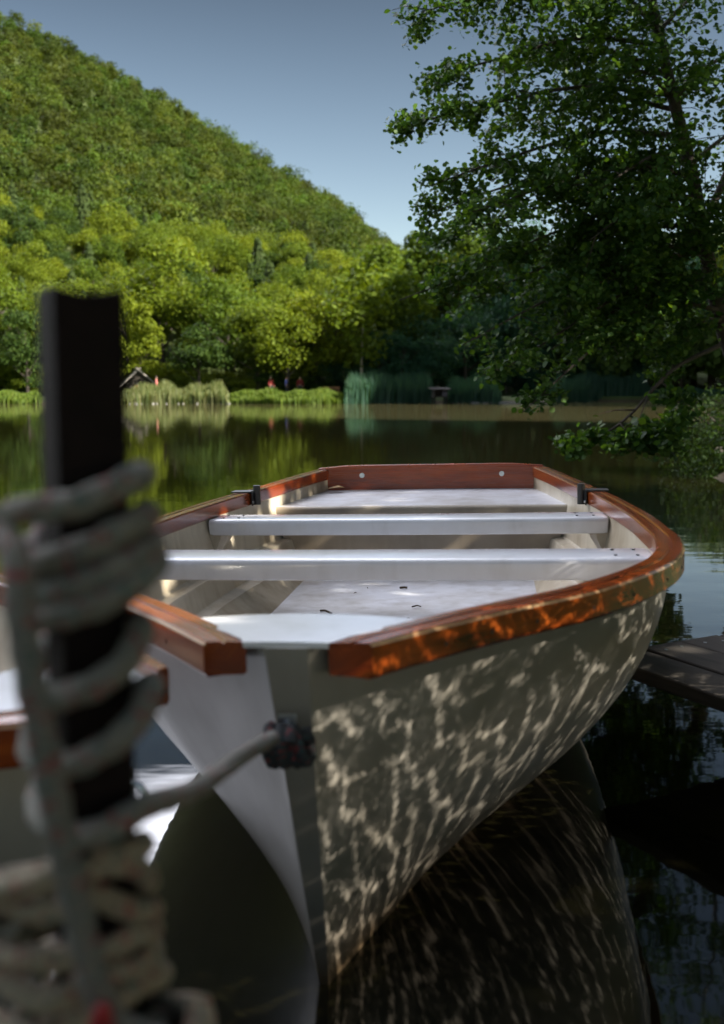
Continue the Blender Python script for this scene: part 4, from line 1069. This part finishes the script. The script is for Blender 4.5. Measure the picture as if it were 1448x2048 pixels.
big_tree(6.6, 0.2, 7.5, 16000, 1, 'dense bank tree beyond the right edge shading the jetty', zc=4.4, ty=-2.2)
big_tree(7.0, 4.0, 8.5, 14000, 2, 'tall bank tree beyond the right edge shading the stern of the boat', zc=5.0)
big_tree(8.0, -4.0, 8.5, 10000, 3, 'bank tree beyond the right edge behind the landing stage', zc=5.0)
big_tree(3.4, -2.6, 6.5, 12000, 4, 'low spreading bank tree behind the landing stage', rx=2.6, rz=1.7, zc=4.0)
big_tree(10.0, 6.6, 11.0, 8000, 6, 'tall bank tree beyond the right edge shading the alder', rx=3.4, rz=3.6, zc=6.6, size=.18)
# added unseen leaf screen: gaps cut so sunlight imitates water caustics on the hull
leaf_screen = empty('caustic_screen', (3.0, 0.9, terrain(3.0, 0.9)), (0, 0, 0), 'added leaf screen by the jetty that casts a water ripple light pattern on the hull', 'tree')
rg = np.random.default_rng(77); pass
# small leaf quads: dense between the imitated caustic lines, thinned along them
def caustic_field(U, Vv):
    r_ = np.random.default_rng(12); W = []
    for k in range(14):
        lam = r_.uniform(.044, .105); an = rad(52)+r_.normal()*.55; W.append((math.cos(an)*6.283/lam, math.sin(an)*6.283/lam, r_.random()*6.283, lam))
    n_ = 1500; gu, gv = np.meshgrid(np.linspace(-.4, 2.2, int(n_*1.6)), np.linspace(-.5, 1.0, n_)); gu = gu.ravel(); gv = gv.ravel()
    gu = gu+r_.random(gu.shape)*.001; gv = gv+r_.random(gv.shape)*.001; du = 0; dv = 0
    for kx, ky, ph, lam in W:
        c_ = np.cos(kx*gu+ky*gv+ph)*lam; du = du+kx*c_; dv = dv+ky*c_
    D = .0062/np.std(np.concatenate([du, dv])); x = gu+D*du; y = gv+D*dv
    cell = .004; nu, nv = int(2.2/cell), int(1.0/cell)
    Hh, _, _ = np.histogram2d(x, y, bins=[nu, nv], range=[[-.2, 2.0], [-.25, .75]]); Hh = Hh/Hh.mean()
    Hh = (Hh+np.roll(Hh, 1, 0)+np.roll(Hh, 1, 1)+np.roll(np.roll(Hh, 1, 0), 1, 1))/4
    iu = np.clip(((U+.2)/cell).astype(int), 0, nu-1); iv = np.clip(((Vv+.25)/cell).astype(int), 0, nv-1); return Hh[iu, iv]
gu, gv = np.meshgrid(np.arange(-.12, 1.85, .0031), np.arange(-.20, .68, .0031)); gu = gu.ravel(); gv = gv.ravel()
gu = gu+rg.normal(size=gu.shape)*.0008; gv = gv+rg.normal(size=gu.shape)*.0008
bend = np.clip(gu, 0, 2)
fld = caustic_field(gu*(1+.12*bend)-.10*bend*gv, gv)
patch = .6+.4*np.sin(gu*5.1+gv*4+1.2)*np.sin(gu*2.3-gv*7+.4)
keep = fld < 1.10+.14*(.6-patch)+.55*np.clip((.02-gv)/.2, 0, 1)+.05*rg.normal(size=len(fld))
keep |= rg.random(len(fld)) < .50
gu, gv = gu[keep], gv[keep]; n = len(gu)
hu = np.array(tuple(HU)); P = np.array(tuple(H0)) + hu*gu[:, None] + np.array([.02, 0, 0])*gu[:, None] + np.array([0, 0, 1.0])*gv[:, None] + SD*(1.30+.02*rg.normal(size=n))[:, None]
d1 = hu*.00225; d2 = np.array([0, 0, .00225]); an = rg.random(n)*.8-.4
c1 = np.cos(an)[:, None]; s1_ = np.sin(an)[:, None]; A_ = (d1*c1+d2*s1_)*1.25; B_ = (d2*c1-d1*s1_)*1.0
P = P-np.array(tuple(leaf_screen.location))
v = np.stack([P-A_*1.22, P-B_*1.22, P+A_*1.22, P+B_*1.22], 1).reshape(-1, 3)
fo = bpy.data.objects.new('foliage', np_mesh('foliage', v, np.arange(4*n, dtype=np.int32), np.full(n, 4, dtype=np.int32), mat_leaf('sapling_leaf', (.012, .034, .008), (.022, .058, .012), (.04, .09, .02), .12, .5)))
COL.objects.link(fo); fo.parent = leaf_screen
m = MB(); top_ = Vector((2.85, .95, 1.75))-leaf_screen.location
m.tube([(0, 0, -.3), (-.1, 0, .7), top_], [.035, .028, .018], 8)
for k in range(7):
    e = hull_pt(.15+.22*k, .25+.05*(k % 3))+Vector(tuple(SD))*1.36-leaf_screen.location
    m.tube([top_, top_.lerp(e, .5)+Vector((.1, 0, .08)), e], [.008, .005, .0015], 5)
m.build('trunk', M['bark'], leaf_screen, smooth=60)

# ------------------------------------------------------------------ render settings
vs_ = sc.view_settings; vs_.view_transform = 'Standard'; vs_.look = 'None'; vs_.gamma = 1; vs_.use_curve_mapping = False
vs_.exposure = 1.68
sc.cycles.use_denoising = True
sc.cycles.max_bounces = 7; sc.cycles.diffuse_bounces = 3; sc.cycles.glossy_bounces = 4; sc.cycles.transmission_bounces = 3; sc.cycles.transparent_max_bounces = 4
sc.cycles.sample_clamp_indirect = 6; sc.cycles.caustics_reflective = False; sc.cycles.caustics_refractive = False
